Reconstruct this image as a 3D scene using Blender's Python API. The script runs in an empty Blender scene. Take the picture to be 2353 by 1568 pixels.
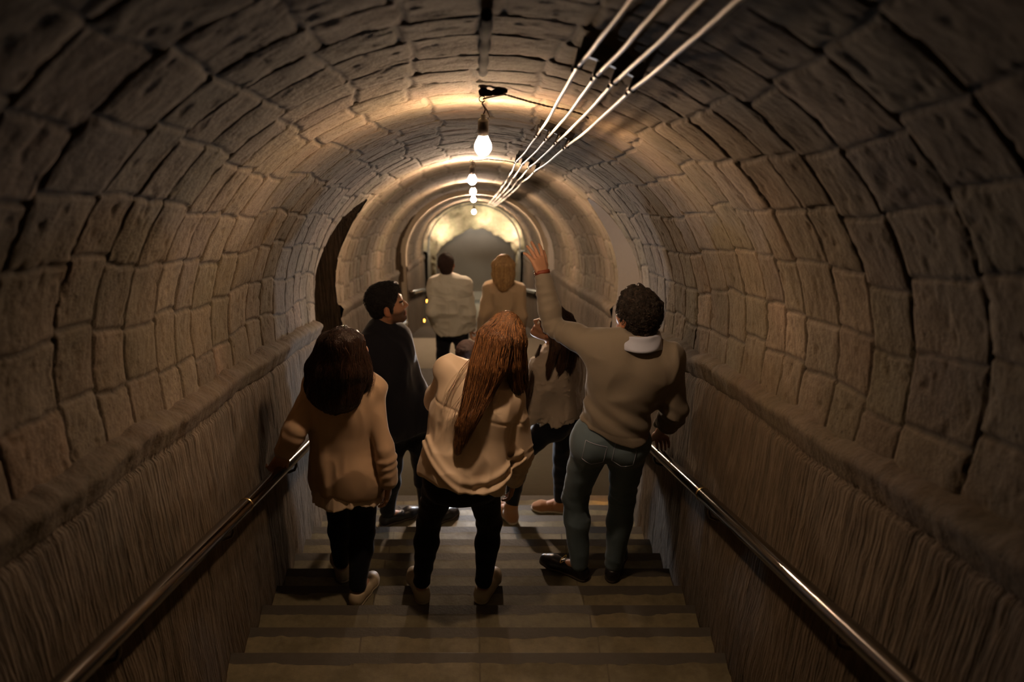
import bpy, math, random
import numpy as np
from mathutils import Vector, Matrix

rng = np.random.default_rng(7)
random.seed(7)
COL = bpy.context.scene.collection

# ------------------------------------------------------------------ camera model
F, PX0, PY0 = 2600.0, 1086.0, 784.0
PITCH = math.radians(32.06)
CP, SP = math.cos(PITCH), math.sin(PITCH)
CAMX = -0.03

def ray(px, py):
    u, v = (px - PX0) / F, (py - PY0) / F
    return np.array([u, CP - v * SP, -SP - v * CP])

def P(px, py, Y):
    d = ray(px, py); t = Y / d[1]
    return np.array([CAMX + t * d[0], Y, t * d[2]])

def Q(px, Z, Y):
    D = Y * CP - Z * SP
    return np.array([CAMX + (px - PX0) * D / F, Y, Z])

# ------------------------------------------------------------------ tunnel geometry constants
R = 1.05; SL = 0.49; CR0 = 0.508; ZC0 = CR0 - R
WALLX = 1.02
def zc(Y): return ZC0 - SL * Y
def crown(Y): return CR0 - SL * Y
def ledge_z(Y): return -0.693 - SL * Y
RIS, TRD = 0.1663, 0.30
Y0, Z0 = 3.289, -3.576
L1Z, L1A, L1B = Z0 - RIS * 11, Y0 + TRD * 10, 7.23          # first landing
N2 = 20
L2Z, L2A, L2B = L1Z - RIS * (N2 + 1), L1B + TRD * N2, 14.35
N3 = 18
L3Z, L3A, L3B = L2Z - RIS * (N3 + 1), L2B + TRD * N3, 20.8
N4 = 9
L4Z, L4A = L3Z - RIS * (N4 + 1), L3B + TRD * N4
OPEN = [(6.289, 7.34, L1Z), (13.22, 14.32, L2Z), (19.75, 20.8, L3Z)]

def vault_hit(px, py, r):
    d = ray(px, py)
    a = d[2] + SL * d[1]; c0 = -ZC0
    A = d[0]**2 + a*a; B = 2 * (CAMX * d[0] + c0 * a); C = CAMX**2 + c0*c0 - r*r
    t = (-B + math.sqrt(max(B*B - 4*A*C, 0))) / (2*A)
    return np.array([CAMX + t*d[0], t*d[1], t*d[2]])

# ------------------------------------------------------------------ numpy noise
def _h(ix, iy, iz, seed):
    n = (ix.astype(np.int64) * 374761393 + iy.astype(np.int64) * 668265263 + iz.astype(np.int64) * 2147483647 + seed * 974634777) & 0xffffffff
    n = ((n ^ (n >> 13)) * 1274126177) & 0xffffffff
    n = ((n ^ (n >> 16)) * 2246822519) & 0xffffffff
    return ((n ^ (n >> 15)) & 0xffff).astype(np.float32) / 65535.0

def vn(x, y, z, seed=0):
    x, y, z = np.broadcast_arrays(np.asarray(x, np.float32), np.asarray(y, np.float32), np.asarray(z, np.float32))
    fx, fy, fz = np.floor(x), np.floor(y), np.floor(z)
    tx, ty, tz = x - fx, y - fy, z - fz
    tx = tx*tx*(3-2*tx); ty = ty*ty*(3-2*ty); tz = tz*tz*(3-2*tz)
    ix, iy, iz = fx.astype(np.int64), fy.astype(np.int64), fz.astype(np.int64)
    r = 0
    for a in (0, 1):
        wx = tx if a else 1 - tx
        for b in (0, 1):
            wy = ty if b else 1 - ty
            for c in (0, 1):
                wz = tz if c else 1 - tz
                r = r + wx*wy*wz*_h(ix+a, iy+b, iz+c, seed)
    return r * 2 - 1

def fbm(x, y, z, o=4, seed=0):
    r = 0; a = 1.0; s = 1.0; t = 0
    for i in range(o):
        r = r + a * vn(np.asarray(x)*s, np.asarray(y)*s, np.asarray(z)*s, seed + i); t += a
        a *= 0.5; s *= 2.03
    return r / t

# ------------------------------------------------------------------ scene helpers
def link(o, parent=None):
    COL.objects.link(o)
    if parent is not None: o.parent = parent
    return o

def mesh_np(name, V, Fq, mat, parent=None, smooth=True, attrs=None, matidx=None, base=None):
    V = np.asarray(V, np.float32)
    if base is not None: V = V - np.asarray(base, np.float32)
    me = bpy.data.meshes.new(name)
    Fq = [f for f in ([Fq] if isinstance(Fq, np.ndarray) else Fq) if len(f)]
    nl = sum(f.size for f in Fq); nf = sum(len(f) for f in Fq)
    me.vertices.add(len(V)); me.vertices.foreach_set('co', V.ravel())
    me.loops.add(nl); me.loops.foreach_set('vertex_index', np.concatenate([f.ravel() for f in Fq]).astype(np.int32))
    me.polygons.add(nf)
    st = []; off = 0
    for f in Fq:
        st.append(off + np.arange(len(f)) * f.shape[1]); off += f.size
    me.polygons.foreach_set('loop_start', np.concatenate(st).astype(np.int32))
    me.update(calc_edges=True)
    me.validate()
    if smooth: me.polygons.foreach_set('use_smooth', np.ones(len(me.polygons), bool))
    mats = mat if isinstance(mat, (list, tuple)) else [mat]
    for m in mats: me.materials.append(m)
    if matidx is not None: me.polygons.foreach_set('material_index', np.asarray(matidx, np.int32))
    for k, a in (attrs or {}).items():
        a = np.asarray(a, np.float32)
        if a.ndim == 1:
            at = me.attributes.new(k, 'FLOAT', 'POINT'); at.data.foreach_set('value', a)
        else:
            if a.shape[1] == 3: a = np.hstack([a, np.ones((len(a), 1), np.float32)])
            at = me.attributes.new(k, 'FLOAT_COLOR', 'POINT'); at.data.foreach_set('color', a.ravel())
    return link(bpy.data.objects.new(name, me), parent)

def gridfaces(nu, nv, off=0, flip=False):
    i = np.arange(nu-1)[:, None] * nv + np.arange(nv-1)[None, :]
    q = np.stack([i, i+nv, i+nv+1, i+1], -1).reshape(-1, 4) + off
    return q[:, ::-1] if flip else q

class Geo:
    def __init__(s): s.v = []; s.q = []; s.t = []; s.n = 0; s.mq = []; s.a = {}
    def add(s, V, Q4, m=0, **at):
        V = np.asarray(V, np.float32).reshape(-1, 3)
        Q4 = np.asarray(Q4)
        s.v.append(V); s.q.append(Q4 + s.n); s.mq.append(np.full(len(Q4), m)); 
        for k, x in at.items(): s.a.setdefault(k, []).append(np.broadcast_to(np.asarray(x, np.float32), (len(V),) + np.asarray(x).shape[1:] if np.asarray(x).ndim > 1 else (len(V),)))
        s.n += len(V)
    def grid(s, G, m=0, flip=False, **at):
        nu, nv = G.shape[:2]
        s.add(G.reshape(-1, 3), gridfaces(nu, nv, 0, flip), m, **{k: np.asarray(x).reshape(nu*nv, *np.asarray(x).shape[2:]) for k, x in at.items()})
    def box(s, lo, hi, m=0, M=None):
        x0, y0, z0 = lo; x1, y1, z1 = hi
        V = np.array([(x0,y0,z0),(x1,y0,z0),(x1,y1,z0),(x0,y1,z0),(x0,y0,z1),(x1,y0,z1),(x1,y1,z1),(x0,y1,z1)], float)
        if M is not None: V = V @ np.asarray(M)[:3,:3].T + np.asarray(M)[:3,3]
        s.add(V, [(0,3,2,1),(4,5,6,7),(0,1,5,4),(1,2,6,5),(2,3,7,6),(3,0,4,7)], m)
    def tube(s, pts, r, n=12, m=0, caps=True, **at):
        pts = np.asarray(pts, float); k = len(pts)
        r = np.broadcast_to(np.asarray(r, float), (k,))
        T = np.gradient(pts, axis=0); T /= np.linalg.norm(T, axis=1)[:, None] + 1e-9
        ref = np.array([0, 0, 1.0]) if abs(T[0][2]) < 0.9 else np.array([1.0, 0, 0])
        N = np.cross(T[0], ref); N /= np.linalg.norm(N)
        rings = []
        for i in range(k):
            N = N - T[i] * (N @ T[i]); N /= np.linalg.norm(N) + 1e-9
            B = np.cross(T[i], N)
            a = np.arange(n) * 2 * math.pi / n
            rings.append(pts[i] + r[i] * (np.cos(a)[:, None] * N + np.sin(a)[:, None] * B))
        V = np.concatenate(rings)
        q = []
        for i in range(k-1):
            for j in range(n):
                q.append((i*n+j, i*n+(j+1) % n, (i+1)*n+(j+1) % n, (i+1)*n+j))
        if caps:
            V = np.concatenate([V, pts[:1], pts[-1:]]); c0, c1 = k*n, k*n+1
            for j in range(0, n):
                q.append((c0, (j+1) % n, j, j)); q.append((c1, (k-1)*n+j, (k-1)*n+(j+1) % n, (k-1)*n+(j+1) % n))
        s.add(V, q, m, **at)
    def lathe(s, prof, c, axis=(0,0,1), n=20, m=0):
        ax = np.asarray(axis, float); ax /= np.linalg.norm(ax)
        ref = np.array([1.0,0,0]) if abs(ax[0]) < .9 else np.array([0,1.0,0])
        u = np.cross(ax, ref); u /= np.linalg.norm(u); w = np.cross(ax, u)
        a = np.arange(n+1) * 2*math.pi/n
        G = np.array([[np.asarray(c) + ax*h + r*(u*math.cos(t) + w*math.sin(t)) for t in a] for r, h in prof])
        s.grid(G, m, flip=True)
    def build(s, name, mat, parent=None, smooth=True, base=None):
        V = np.concatenate(s.v); Qs = np.concatenate(s.q); M = np.concatenate(s.mq)
        tri = Qs[:, 2] == Qs[:, 3]
        fl = [Qs[~tri], Qs[tri][:, :3]]
        mi = np.concatenate([M[~tri], M[tri]])
        return mesh_np(name, V, fl, mat, parent, smooth, {k: np.concatenate(x) for k, x in s.a.items()}, mi, base)

def tag(o, label=None, cat=None, group=None, kind=None):
    if label: o['label'] = label
    if cat: o['category'] = cat
    if group: o['group'] = group
    if kind: o['kind'] = kind
    return o

def empty(name, loc):
    o = bpy.data.objects.new(name, None); o.empty_display_size = .1; o.location = [float(a) for a in loc]
    return link(o)

def sharp(o, ang=40):
    me = o.data
    me.shade_auto_smooth = None if False else None
def auto_smooth(o, deg=35):
    try:
        with bpy.context.temp_override(object=o, active_object=o, selected_objects=[o], selected_editable_objects=[o]):
            bpy.ops.object.shade_smooth_by_angle(angle=math.radians(deg))
    except Exception:
        pass
    return o

# ------------------------------------------------------------------ materials
class NB:
    def __init__(s, name):
        s.m = bpy.data.materials.new(name); s.m.use_nodes = True
        s.t = s.m.node_tree; s.t.nodes.clear()
        s.out = s.n('ShaderNodeOutputMaterial'); s.b = s.n('ShaderNodeBsdfPrincipled')
        s.l(s.b.outputs[0], s.out.inputs[0])
    def n(s, ty, **kw):
        x = s.t.nodes.new(ty)
        for k, v in kw.items(): setattr(x, k, v)
        return x
    def l(s, a, b): s.t.links.new(a, b)
    def set(s, k, v):
        i = s.b.inputs[k]
        if hasattr(v, 'is_output'): s.l(v, i)
        else: i.default_value = (*v, 1) if isinstance(v, tuple) and len(v) == 3 else v
    def coord(s, scale=(1,1,1), rot=(0,0,0), kind='Object'):
        c = s.n('ShaderNodeTexCoord'); m = s.n('ShaderNodeMapping')
        m.inputs['Scale'].default_value = scale; m.inputs['Rotation'].default_value = rot
        s.l(c.outputs[kind], m.inputs[0]); return m.outputs[0]
    def noise(s, scale, detail=4, rough=.55, vec=None, dist=0):
        x = s.n('ShaderNodeTexNoise'); x.inputs['Scale'].default_value = scale; x.inputs['Detail'].default_value = detail
        x.inputs['Roughness'].default_value = rough; x.inputs['Distortion'].default_value = dist
        s.l(vec if vec is not None else s.coord(), x.inputs['Vector']); return x.outputs['Fac']
    def ramp(s, fac, stops):
        x = s.n('ShaderNodeValToRGB'); e = x.color_ramp.elements
        while len(e) < len(stops): e.new(.5)
        for k, (p, c) in enumerate(stops):
            e[k].position = p; e[k].color = (*c, 1) if len(c) == 3 else c
        s.l(fac, x.inputs[0]); return x.outputs[0]
    def mix(s, fac, a, b, blend='MIX'):
        x = s.n('ShaderNodeMix'); x.data_type = 'RGBA'; x.blend_type = blend
        for idx, v in ((0, fac), (6, a), (7, b)):
            if hasattr(v, 'is_output'): s.l(v, x.inputs[idx])
            else: x.inputs[idx].default_value = (*v, 1) if isinstance(v, tuple) else v
        return x.outputs[2]
    def math(s, op, a, b=0):
        x = s.n('ShaderNodeMath', operation=op)
        for idx, v in ((0, a), (1, b)):
            if hasattr(v, 'is_output'): s.l(v, x.inputs[idx])
            else: x.inputs[idx].default_value = v
        return x.outputs[0]
    def attr(s, name, col=False):
        x = s.n('ShaderNodeAttribute'); x.attribute_name = name; return x.outputs['Color' if col else 'Fac']
    def bump(s, h, strength=.5, dist=.01, prev=None):
        x = s.n('ShaderNodeBump'); x.inputs['Strength'].default_value = strength; x.inputs['Distance'].default_value = dist
        s.l(h, x.inputs['Height'])
        if prev is not None: s.l(prev, x.inputs['Normal'])
        s.l(x.outputs[0], s.b.inputs['Normal']); return x.outputs[0]

def simple(name, col, rough=.6, metal=0, noise=None, bump=None, spec=None, sheen=0):
    b = NB(name)
    if noise:
        n = b.noise(noise[0], 5); c2 = tuple(min(1, x * noise[1]) for x in col)
        b.set('Base Color', b.mix(n, tuple(col), c2))
    else: b.set('Base Color', tuple(col))
    b.set('Roughness', rough); b.set('Metallic', metal)
    if spec is not None: b.set('Specular IOR Level', spec)
    if sheen: b.set('Sheen Weight', sheen)
    if bump: b.bump(b.noise(bump[0], 4), bump[1], bump[2])
    return b.m

def stone_mat(name, tint=(1,1,1)):
    b = NB(name)
    def c(r, g, bl): return (r*tint[0], g*tint[1], bl*tint[2])
    tone = b.attr('tone'); joint = b.attr('joint')
    base = b.ramp(tone, [(0, c(.150,.115,.085)), (.3, c(.235,.175,.125)), (.5, c(.18,.155,.10)), (.7, c(.29,.205,.145)), (.85, c(.25,.205,.16)), (1, c(.34,.26,.19))])
    n1 = b.noise(3.2, 4, .6); n2 = b.noise(26, 5, .68); n3 = b.noise(1.3, 2)
    col = b.mix(b.ramp(n1, [(.35, (0,0,0)), (.7, (1,1,1))]), base, c(.17,.135,.085))
    col = b.mix(b.math('MULTIPLY', b.ramp(n3, [(.5, (0,0,0)), (.75, (1,1,1))]), .55), col, c(.10,.092,.052))
    col = b.mix(.75, col, b.ramp(n2, [(.25, (.45,.45,.45)), (.75, (1.15,1.15,1.15))]), 'MULTIPLY')
    v = b.n('ShaderNodeTexVoronoi'); v.inputs['Scale'].default_value = 38; b.l(b.coord((1,1,1)), v.inputs[0])
    pit = b.ramp(v.outputs['Distance'], [(.05, (0,0,0)), (.24, (1,1,1))])
    pm = b.ramp(b.noise(7, 3), [(.5, (1,1,1)), (.66, (0,0,0))])
    pit2 = b.mix(pm, pit, (1.,1.,1.))
    col = b.mix(.6, col, pit2, 'MULTIPLY')
    col = b.mix(b.math('MULTIPLY', joint, .9), col, c(.05,.04,.028))
    b.set('Base Color', col); b.set('Roughness', .92); b.set('Specular IOR Level', .25)
    b.bump(b.math('ADD', n2, b.math('MULTIPLY', pit2, .35)), .75, .012)
    return b.m

def tooled_mat(name, tint=(1,1,1)):
    b = NB(name)
    def c(r, g, bl): return (r*tint[0], g*tint[1], bl*tint[2])
    n1 = b.noise(1.6, 6, .6); n2 = b.noise(14, 6, .65)
    streak = b.noise(1, 3, .6, b.coord((30, 34, 2.2), (.12, 0, 0)), .3)
    streak2 = b.noise(1, 2, .6, b.coord((70, 75, 7), (.2, 0, 0)), .2)
    col = b.ramp(n1, [(.3, c(.155,.125,.085)), (.5, c(.235,.180,.125)), (.7, c(.18,.138,.092))])
    col = b.mix(.7, col, b.ramp(n2, [(.25, (.5,.5,.5)), (.75, (1.15,1.15,1.15))]), 'MULTIPLY')
    col = b.mix(.7, col, b.ramp(streak, [(.35, (.5,.5,.48)), (.6, (1.1,1.1,1.1))]), 'MULTIPLY')
    b.set('Base Color', col); b.set('Roughness', .92); b.set('Specular IOR Level', .25)
    b.bump(b.math('ADD', b.math('MULTIPLY', streak, 1.0), b.math('ADD', b.math('MULTIPLY', streak2, .5), b.math('MULTIPLY', n2, .4))), 1., .02)
    return b.m

def plaster_mat(name, col):
    b = NB(name)
    n = b.noise(2.2, 5); n2 = b.noise(30, 4)
    b.set('Base Color', b.mix(n, tuple(x*.8 for x in col), tuple(x*1.12 for x in col))); b.set('Roughness', .9)
    b.bump(n2, .35, .004); return b.m

def step_mat(name, tint=(1,1,1)):
    b = NB(name)
    def c(r, g, bl): return (r*tint[0], g*tint[1], bl*tint[2])
    br = b.n('ShaderNodeTexBrick'); br.inputs['Scale'].default_value = 1; br.inputs['Mortar Size'].default_value = .004
    br.inputs['Brick Width'].default_value = .52; br.inputs['Row Height'].default_value = .9; br.offset = .0
    br.inputs['Color1'].default_value = (*c(.32,.27,.18), 1); br.inputs['Color2'].default_value = (*c(.25,.22,.15), 1); br.inputs['Mortar'].default_value = (*c(.12,.10,.07), 1)
    b.l(b.coord(), br.inputs['Vector'])
    n1 = b.noise(4.5, 6, .62); n2 = b.noise(26, 5, .7)
    col = b.mix(b.ramp(n1, [(.42, (0,0,0)), (.62, (1,1,1))]), br.outputs['Color'], c(.20,.17,.105))
    col = b.mix(.7, col, b.ramp(n2, [(.3, (.62,.62,.62)), (.7, (1.1,1.1,1.1))]), 'MULTIPLY')
    b.set('Base Color', col); b.set('Roughness', b.ramp(n1, [(.3, (.45,.45,.45)), (.7, (.75,.75,.75))]))
    b.bump(n2, .4, .004); return b.m

M = {}
M['vault'] = stone_mat('vault_stone', (.74,.72,.70))
M['tooled'] = tooled_mat('tooled_stone', (.54,.52,.50))
M['ledge'] = stone_mat('ledge_stone', (.72,.68,.65))
M['rock'] = stone_mat('portal_rock', (1.25,1.2,1.15))
M['plaster'] = plaster_mat('grey_plaster', (.70,.65,.60))
M['passage'] = tooled_mat('dark_brick_passage', (.55,.5,.45))
M['step'] = step_mat('step_stone', (.64,.64,.56))
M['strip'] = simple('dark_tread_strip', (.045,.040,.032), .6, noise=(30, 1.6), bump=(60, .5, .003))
M['nosing'] = simple('worn_nosing', (.55,.48,.36), .20, .9, noise=(12, .6))
M['landing'] = plaster_mat('landing_concrete', (.30,.265,.21))
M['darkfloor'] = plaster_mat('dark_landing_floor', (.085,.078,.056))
M['ring'] = plaster_mat('pale_stone_ring', (.46,.38,.28))
M['iron'] = simple('dark_iron', (.008,.005,.004), .95, 0, spec=.1, noise=(30, 2), bump=(60, .5, .003))
M['rail'] = simple('polished_dark_rail', (.16,.13,.10), .16, 1.0)
M['railring'] = simple('brass_ring', (.7,.5,.25), .25, 1.0)
M['bakelite'] = simple('black_bakelite', (.02,.016,.014), .35)
M['cable'] = simple('pale_cable', (.62,.56,.47), .45, noise=(40, .75))
M['cord'] = simple('twisted_brown_cord', (.09,.055,.035), .7)

def emit(name, col, strength):
    m = bpy.data.materials.new(name); m.use_nodes = True; t = m.node_tree; t.nodes.clear()
    e = t.nodes.new('ShaderNodeEmission'); e.inputs[0].default_value = (*col, 1); e.inputs[1].default_value = strength
    o = t.nodes.new('ShaderNodeOutputMaterial'); t.links.new(e.outputs[0], o.inputs[0]); return m
M['bulb'] = emit('glowing_bulb', (1, .66, .40), 1000)
M['bulb2'] = emit('glowing_bulb_far', (1, .70, .47), 2500)
M['led'] = emit('amber_led', (1, .42, .06), 350)
M['led2'] = emit('amber_led_far', (1, .38, .05), 14)
M['panel'] = emit('cool_panel', (.88, .92, 1), 480)

# ------------------------------------------------------------------ vault
def rand1(i, j, seed):
    return _h(np.asarray(i).astype(np.int64), np.asarray(j).astype(np.int64), np.zeros_like(np.asarray(i), dtype=np.int64), seed)

bw = rng.uniform(.22, .34, 200); RB = -3.5 + np.concatenate([[0], np.cumsum(bw)])
RINGOFF = rng.uniform(-.018, .018, 220) + .02*np.sin(np.arange(220)*.7)
RINGW = rng.uniform(.001, .007, 220)
def stone_field(s, Y):
    Yw = Y + .016*vn(s*1.6, Y*1.3, 0, 3) + .006*vn(s*9, Y*7, 0, 4) + .004*vn(s*30, Y*20, 0, 14)
    i = np.clip(np.searchsorted(RB, Yw) - 1, 0, 198)
    dr = np.minimum(Yw - RB[i], RB[i+1] - Yw)
    near = np.where(Yw - RB[i] < RB[i+1] - Yw, i, i+1)
    sw = s + .02*vn(s*2.2, Y*2.5, 5, 5) + .006*vn(s*10, Y*12, 5, 6) - RINGOFF[i]
    Lb = .205
    j = np.floor(sw / Lb)
    ds = np.full(s.shape, 9.); jj = j.copy()
    for k in (-1, 0, 1, 2):
        b = (j + k + (rand1(i, j+k+50, 9) - .5) * .16) * Lb
        d = sw - b; ds = np.minimum(ds, np.abs(d))
        jj = np.where((k >= 1) & (d > 0), j + k, np.where((k == 0) & (d < 0), j - 1, jj)) if k in (0, 1) else jj
    tone = rand1(i, jj + 77, 11)
    br = .5 + .5*vn(s*3, Y*3, 2, 21)
    wr = RINGW[near] * (0.1 + 1.1*br); ws = .001 + .005*br
    g = np.maximum(1 - np.clip((dr - wr) / .006, 0, 1), .7*(1 - np.clip((ds - ws) / .006, 0, 1)))
    pil = np.clip(np.minimum(dr, ds) / .05, 0, 1)
    off = (rand1(i, jj + 5, 17) - .5)
    rough = fbm(s*9, Y*9, 1, 4, 31)
    pits = np.clip(fbm(s*26, Y*26, 2, 3, 41) - .28, 0, 1)
    disp = .0012*pil + .007*off*pil + .0045*rough + .016*fbm(s*1.2, Y*1.1, 3, 3, 51) - .012*g - .012*pits*(1-g)
    return disp, tone, g

SMAX = R*math.pi/2 + .155
def vault_patch(geo, ya, yb, dy, ns, smax_fn=None, Rr=R, flat=1.0):
    ny = max(2, int(round((yb-ya)/dy)) + 1)
    Y = np.linspace(ya, yb, ny)
    S = np.full(ny, SMAX) if smax_fn is None else smax_fn(Y)
    u = np.linspace(-1, 1, ns)
    s = S[:, None] * u[None, :]; YY = np.broadcast_to(Y[:, None], s.shape)
    disp, tone, g = stone_field(s, YY)
    r = Rr - disp*flat
    a = np.clip(np.abs(s) / R, 0, math.pi/2); low = np.maximum(np.abs(s) - R*math.pi/2, 0)
    X = np.sign(s) * r * np.sin(a); Z = zc(YY) + r * np.cos(a) - low
    geo.grid(np.stack([X, YY, Z], -1), 0, True, tone=tone, joint=g)

def open_top(o):
    ya, yb, fz = o; yc, rr = (ya+yb)/2, (yb-ya)/2
    spring = fz + 1.69
    return yc, rr, spring
def smax_open(o, Rr=R):
    yc, rr, spring = open_top(o)
    def f(Y):
        zt = spring + np.sqrt(np.maximum(rr*rr - (Y-yc)**2, 0)) * .95
        c = (zt - zc(Y)) / Rr
        return np.where(c > 0, R*np.arccos(np.clip(c, -1, 1)), np.minimum(R*math.pi/2 - (zt - zc(Y)), SMAX))
    return f

g = Geo()
vault_patch(g, -1.6, 1.5, .03, 150)
vault_patch(g, 1.5, OPEN[0][0], .0085, 460)
vault_patch(g, OPEN[0][0], OPEN[0][1], .011, 300, smax_open(OPEN[0]))
vault_patch(g, OPEN[0][1], OPEN[1][0], .02, 260)
vault_patch(g, OPEN[1][0], OPEN[1][1], .02, 200, smax_open(OPEN[1]))
R3 = R - .05
vault_patch(g, OPEN[1][1], OPEN[2][0], .03, 180, None, R3)
vault_patch(g, OPEN[2][0], OPEN[2][1], .03, 160, smax_open(OPEN[2], R3), R3)
vault_patch(g, OPEN[2][1], 21.6, .03, 160, None, R3 - .04)
tag(g.build('ceiling', M['vault']), kind='structure')

# side walls under the ledge
def side_wall(side, ya, yb, dy, nz, wx=WALLX):
    g = Geo(); ny = int((yb-ya)/dy) + 2
    Y = np.linspace(ya, yb, ny)
    def fl(Y):
        z = Z0 - (Y - Y0)*RIS/TRD - .45
        return np.maximum(z, ledge_z(Y) - 2.3)
    zb, zt = fl(Y), ledge_z(Y)
    u = np.linspace(0, 1, nz)
    Z = zb[:, None] + (zt-zb)[:, None]*u[None]; YY = np.broadcast_to(Y[:, None], Z.shape)
    d = .004*fbm(YY*22, Z*16, side*5, 3, 66) + .018*fbm(YY*1.5, Z*1.5, side*5, 3, 61) + .006*fbm(YY*9, Z*3, side*5, 3, 62)
    top = np.clip((Z - (zt[:, None] - .05))/.05, 0, 1)
    edge = .016*vn(YY*3, 0, side, 63) + .010*vn(YY*17, Z*9, side, 64)
    X = wx - d + top**3*.02 
    Zw = Z + edge*np.clip((Z - (zt[:, None]-.25))/.25, 0, 1)
    # band under the ledge: slightly proud moulding
    band = np.exp(-((Z - (zt[:, None]-.02))/.05)**2)*.025 - .012*np.exp(-((Z - (zt[:, None]-.12))/.012)**2)
    X = X - band
    G = np.stack([side*X, YY, Zw], -1)
    # ledge top running back to the vault foot
    cols = []
    for k, (bx, bz) in enumerate([(.03, .014), (.07, .022), (.12, .03)]):
        cols.append(np.stack([G[:, -1, 0]*0 + side*(X[:, -1] + bx), Y, Zw[:, -1] + bz + .01*vn(Y*9, k, side, 65)], -1)[:, None])
    G = np.concatenate([G] + cols, 1)
    kk = int(nz*.93)
    g.grid(G[:, :kk+1], 0, side < 0); g.grid(G[:, kk:], 1, side < 0)
    return g
WLIST = [(-1.6, OPEN[0][0], .02, 110), (OPEN[0][1], OPEN[1][0], .035, 70), (OPEN[1][1], OPEN[2][0], .06, 40), (OPEN[2][1], 24, .1, 30)]
for side, nm in ((-1, 'wall_left'), (1, 'wall_right')):
    for k, (ya, yb, dy, nz) in enumerate(WLIST):
        wx = WALLX - (.05 if k >= 2 else 0)
        tag(side_wall(side, ya, yb, dy, nz, wx).build(nm, [M['tooled'], M['ledge']]), kind='structure')

# side passages at the landings
def passage(o, side, depth, mat, endmat, name):
    yc, rr, spring = open_top(o)
    prof = [(o[0], o[2] - .3), (o[0], o[2]+.5), (o[0], spring - .5), (o[0], spring)]
    n = 24
    for i in range(1, n):
        a = math.pi - math.pi*i/n
        prof.append((yc + rr*math.cos(a), spring + .95*rr*math.sin(a)))
    prof += [(o[1], spring), (o[1], spring-.5), (o[1], o[2]+.5), (o[1], o[2]-.3)]
    prof = np.array(prof)
    # resample
    seg = np.concatenate([[0], np.cumsum(np.linalg.norm(np.diff(prof, axis=0), axis=1))])
    t = np.linspace(0, seg[-1], 120); py = np.interp(t, seg, prof[:, 0]); pz = np.interp(t, seg, prof[:, 1])
    dz = pz - zc(py)
    xs = np.where(dz > 0, np.sqrt(np.maximum(R*R - np.minimum(dz, R)**2, 0)), WALLX + .005)
    xs = np.where((dz <= 0) & (pz > ledge_z(py)), R, xs)
    nx = 30
    u = np.linspace(0, 1, nx)[:, None]
    X = xs[None]*(1-u) + (WALLX + depth)*u
    rough = .02 if depth > 1 else .004
    yy = np.broadcast_to(py[None], X.shape); zz = np.broadcast_to(pz[None], X.shape)
    w = np.clip(u*6, 0, 1)
    G = np.stack([side*X, yy + w*rough*fbm(X*6, zz*6, 1, 3, 71), zz + w*rough*fbm(X*6, yy*6, 2, 3, 72)], -1)
    g = Geo(); g.grid(G, 0, side > 0)
    # end wall
    xe = side*(WALLX + depth)
    E = np.array([[(xe, o[0]-.05, o[2]-.3), (xe, o[0]-.05, spring+rr+.1)], [(xe, o[1]+.05, o[2]-.3), (xe, o[1]+.05, spring+rr+.1)]])
    g.grid(E, 1, side > 0)
    return tag(g.build(name, [mat, endmat]), kind='structure')
for k, o in enumerate(OPEN):
    passage(o, -1, 2.4, M['passage'], M['passage'], 'wall_left_passage')
    passage(o, 1, .30, M['plaster'], M['plaster'], 'wall_right_recess')

# pale ring at the start of the third length of vault
g = Geo(); a = np.linspace(0, math.pi, 90); ys = (OPEN[1][1] + .0, OPEN[1][1] + .22)
def ringpts(r, y, foot):
    p = [(-r, y, foot)] + [(-r*math.cos(t), y, zc(y) + r*math.sin(t)) for t in a] + [(r, y, foot)]
    return p
foot = L2Z - .2
rings = [ringpts(1.06, ys[0], foot), ringpts(.985, ys[0], foot), ringpts(.985, ys[1], foot), ringpts(1.06, ys[1], foot)]
g.grid(np.array(rings), 0, True)
ro = tag(g.build('trim_1', M['ring'], smooth=False), kind='structure')

# ------------------------------------------------------------------ stairs and landings
def flight(ya, za, n0, n1, name, wx=1.06):
    """nosing k at (ya + TRD*k, za - RIS*k); tread k lies before its nosing"""
    g = Geo(); nx = 2
    for k in range(n0, n1+1):
        yn, z = ya + TRD*k, za - RIS*k
        yb = yn - TRD
        ch = .010
        # riser above this tread (belongs to step k-1), tread, strip, nosing chamfer, riser down
        def strip(p0, p1, m):
            nu = 60; xs = np.linspace(-wx, wx, nu)
            wob = lambda q, i: np.stack([xs, np.full(nu, q[0]), np.full(nu, q[1]) ], -1)
            g.grid(np.stack([wob(p0, 0), wob(p1, 1)], 1), m, False)
        strip((yb - .012, z), (yn - .075, z), 0)
        # wavy dark strip edge
        xs = np.linspace(-wx, wx, 160)
        w = .010*vn(xs*9, k*3.1, 0, 81) + .006*vn(xs*31, k*3.1, 0, 82)
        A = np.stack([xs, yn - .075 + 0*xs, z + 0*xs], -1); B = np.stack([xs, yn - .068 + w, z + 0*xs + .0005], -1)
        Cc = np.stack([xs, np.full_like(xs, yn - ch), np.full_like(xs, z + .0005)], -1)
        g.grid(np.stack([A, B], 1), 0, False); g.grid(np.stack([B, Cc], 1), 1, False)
        N2_ = np.stack([xs, np.full_like(xs, yn), np.full_like(xs, z - ch)], -1)
        g.grid(np.stack([Cc, N2_], 1), 2, False)
        strip((yn, z - ch), (yn - .012, z - RIS), 0)
    return tag(g.build(name, [M['step'], M['strip'], M['nosing']], smooth=False), kind='structure')
flight(Y0, Z0, -15, 10, 'stair_flight')
flight(L1B, L1Z, 1, N2, 'stair_flight')
flight(L2B, L2Z, 1, N3, 'stair_flight')
flight(L3B, L3Z, 1, N4, 'stair_flight')

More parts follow.
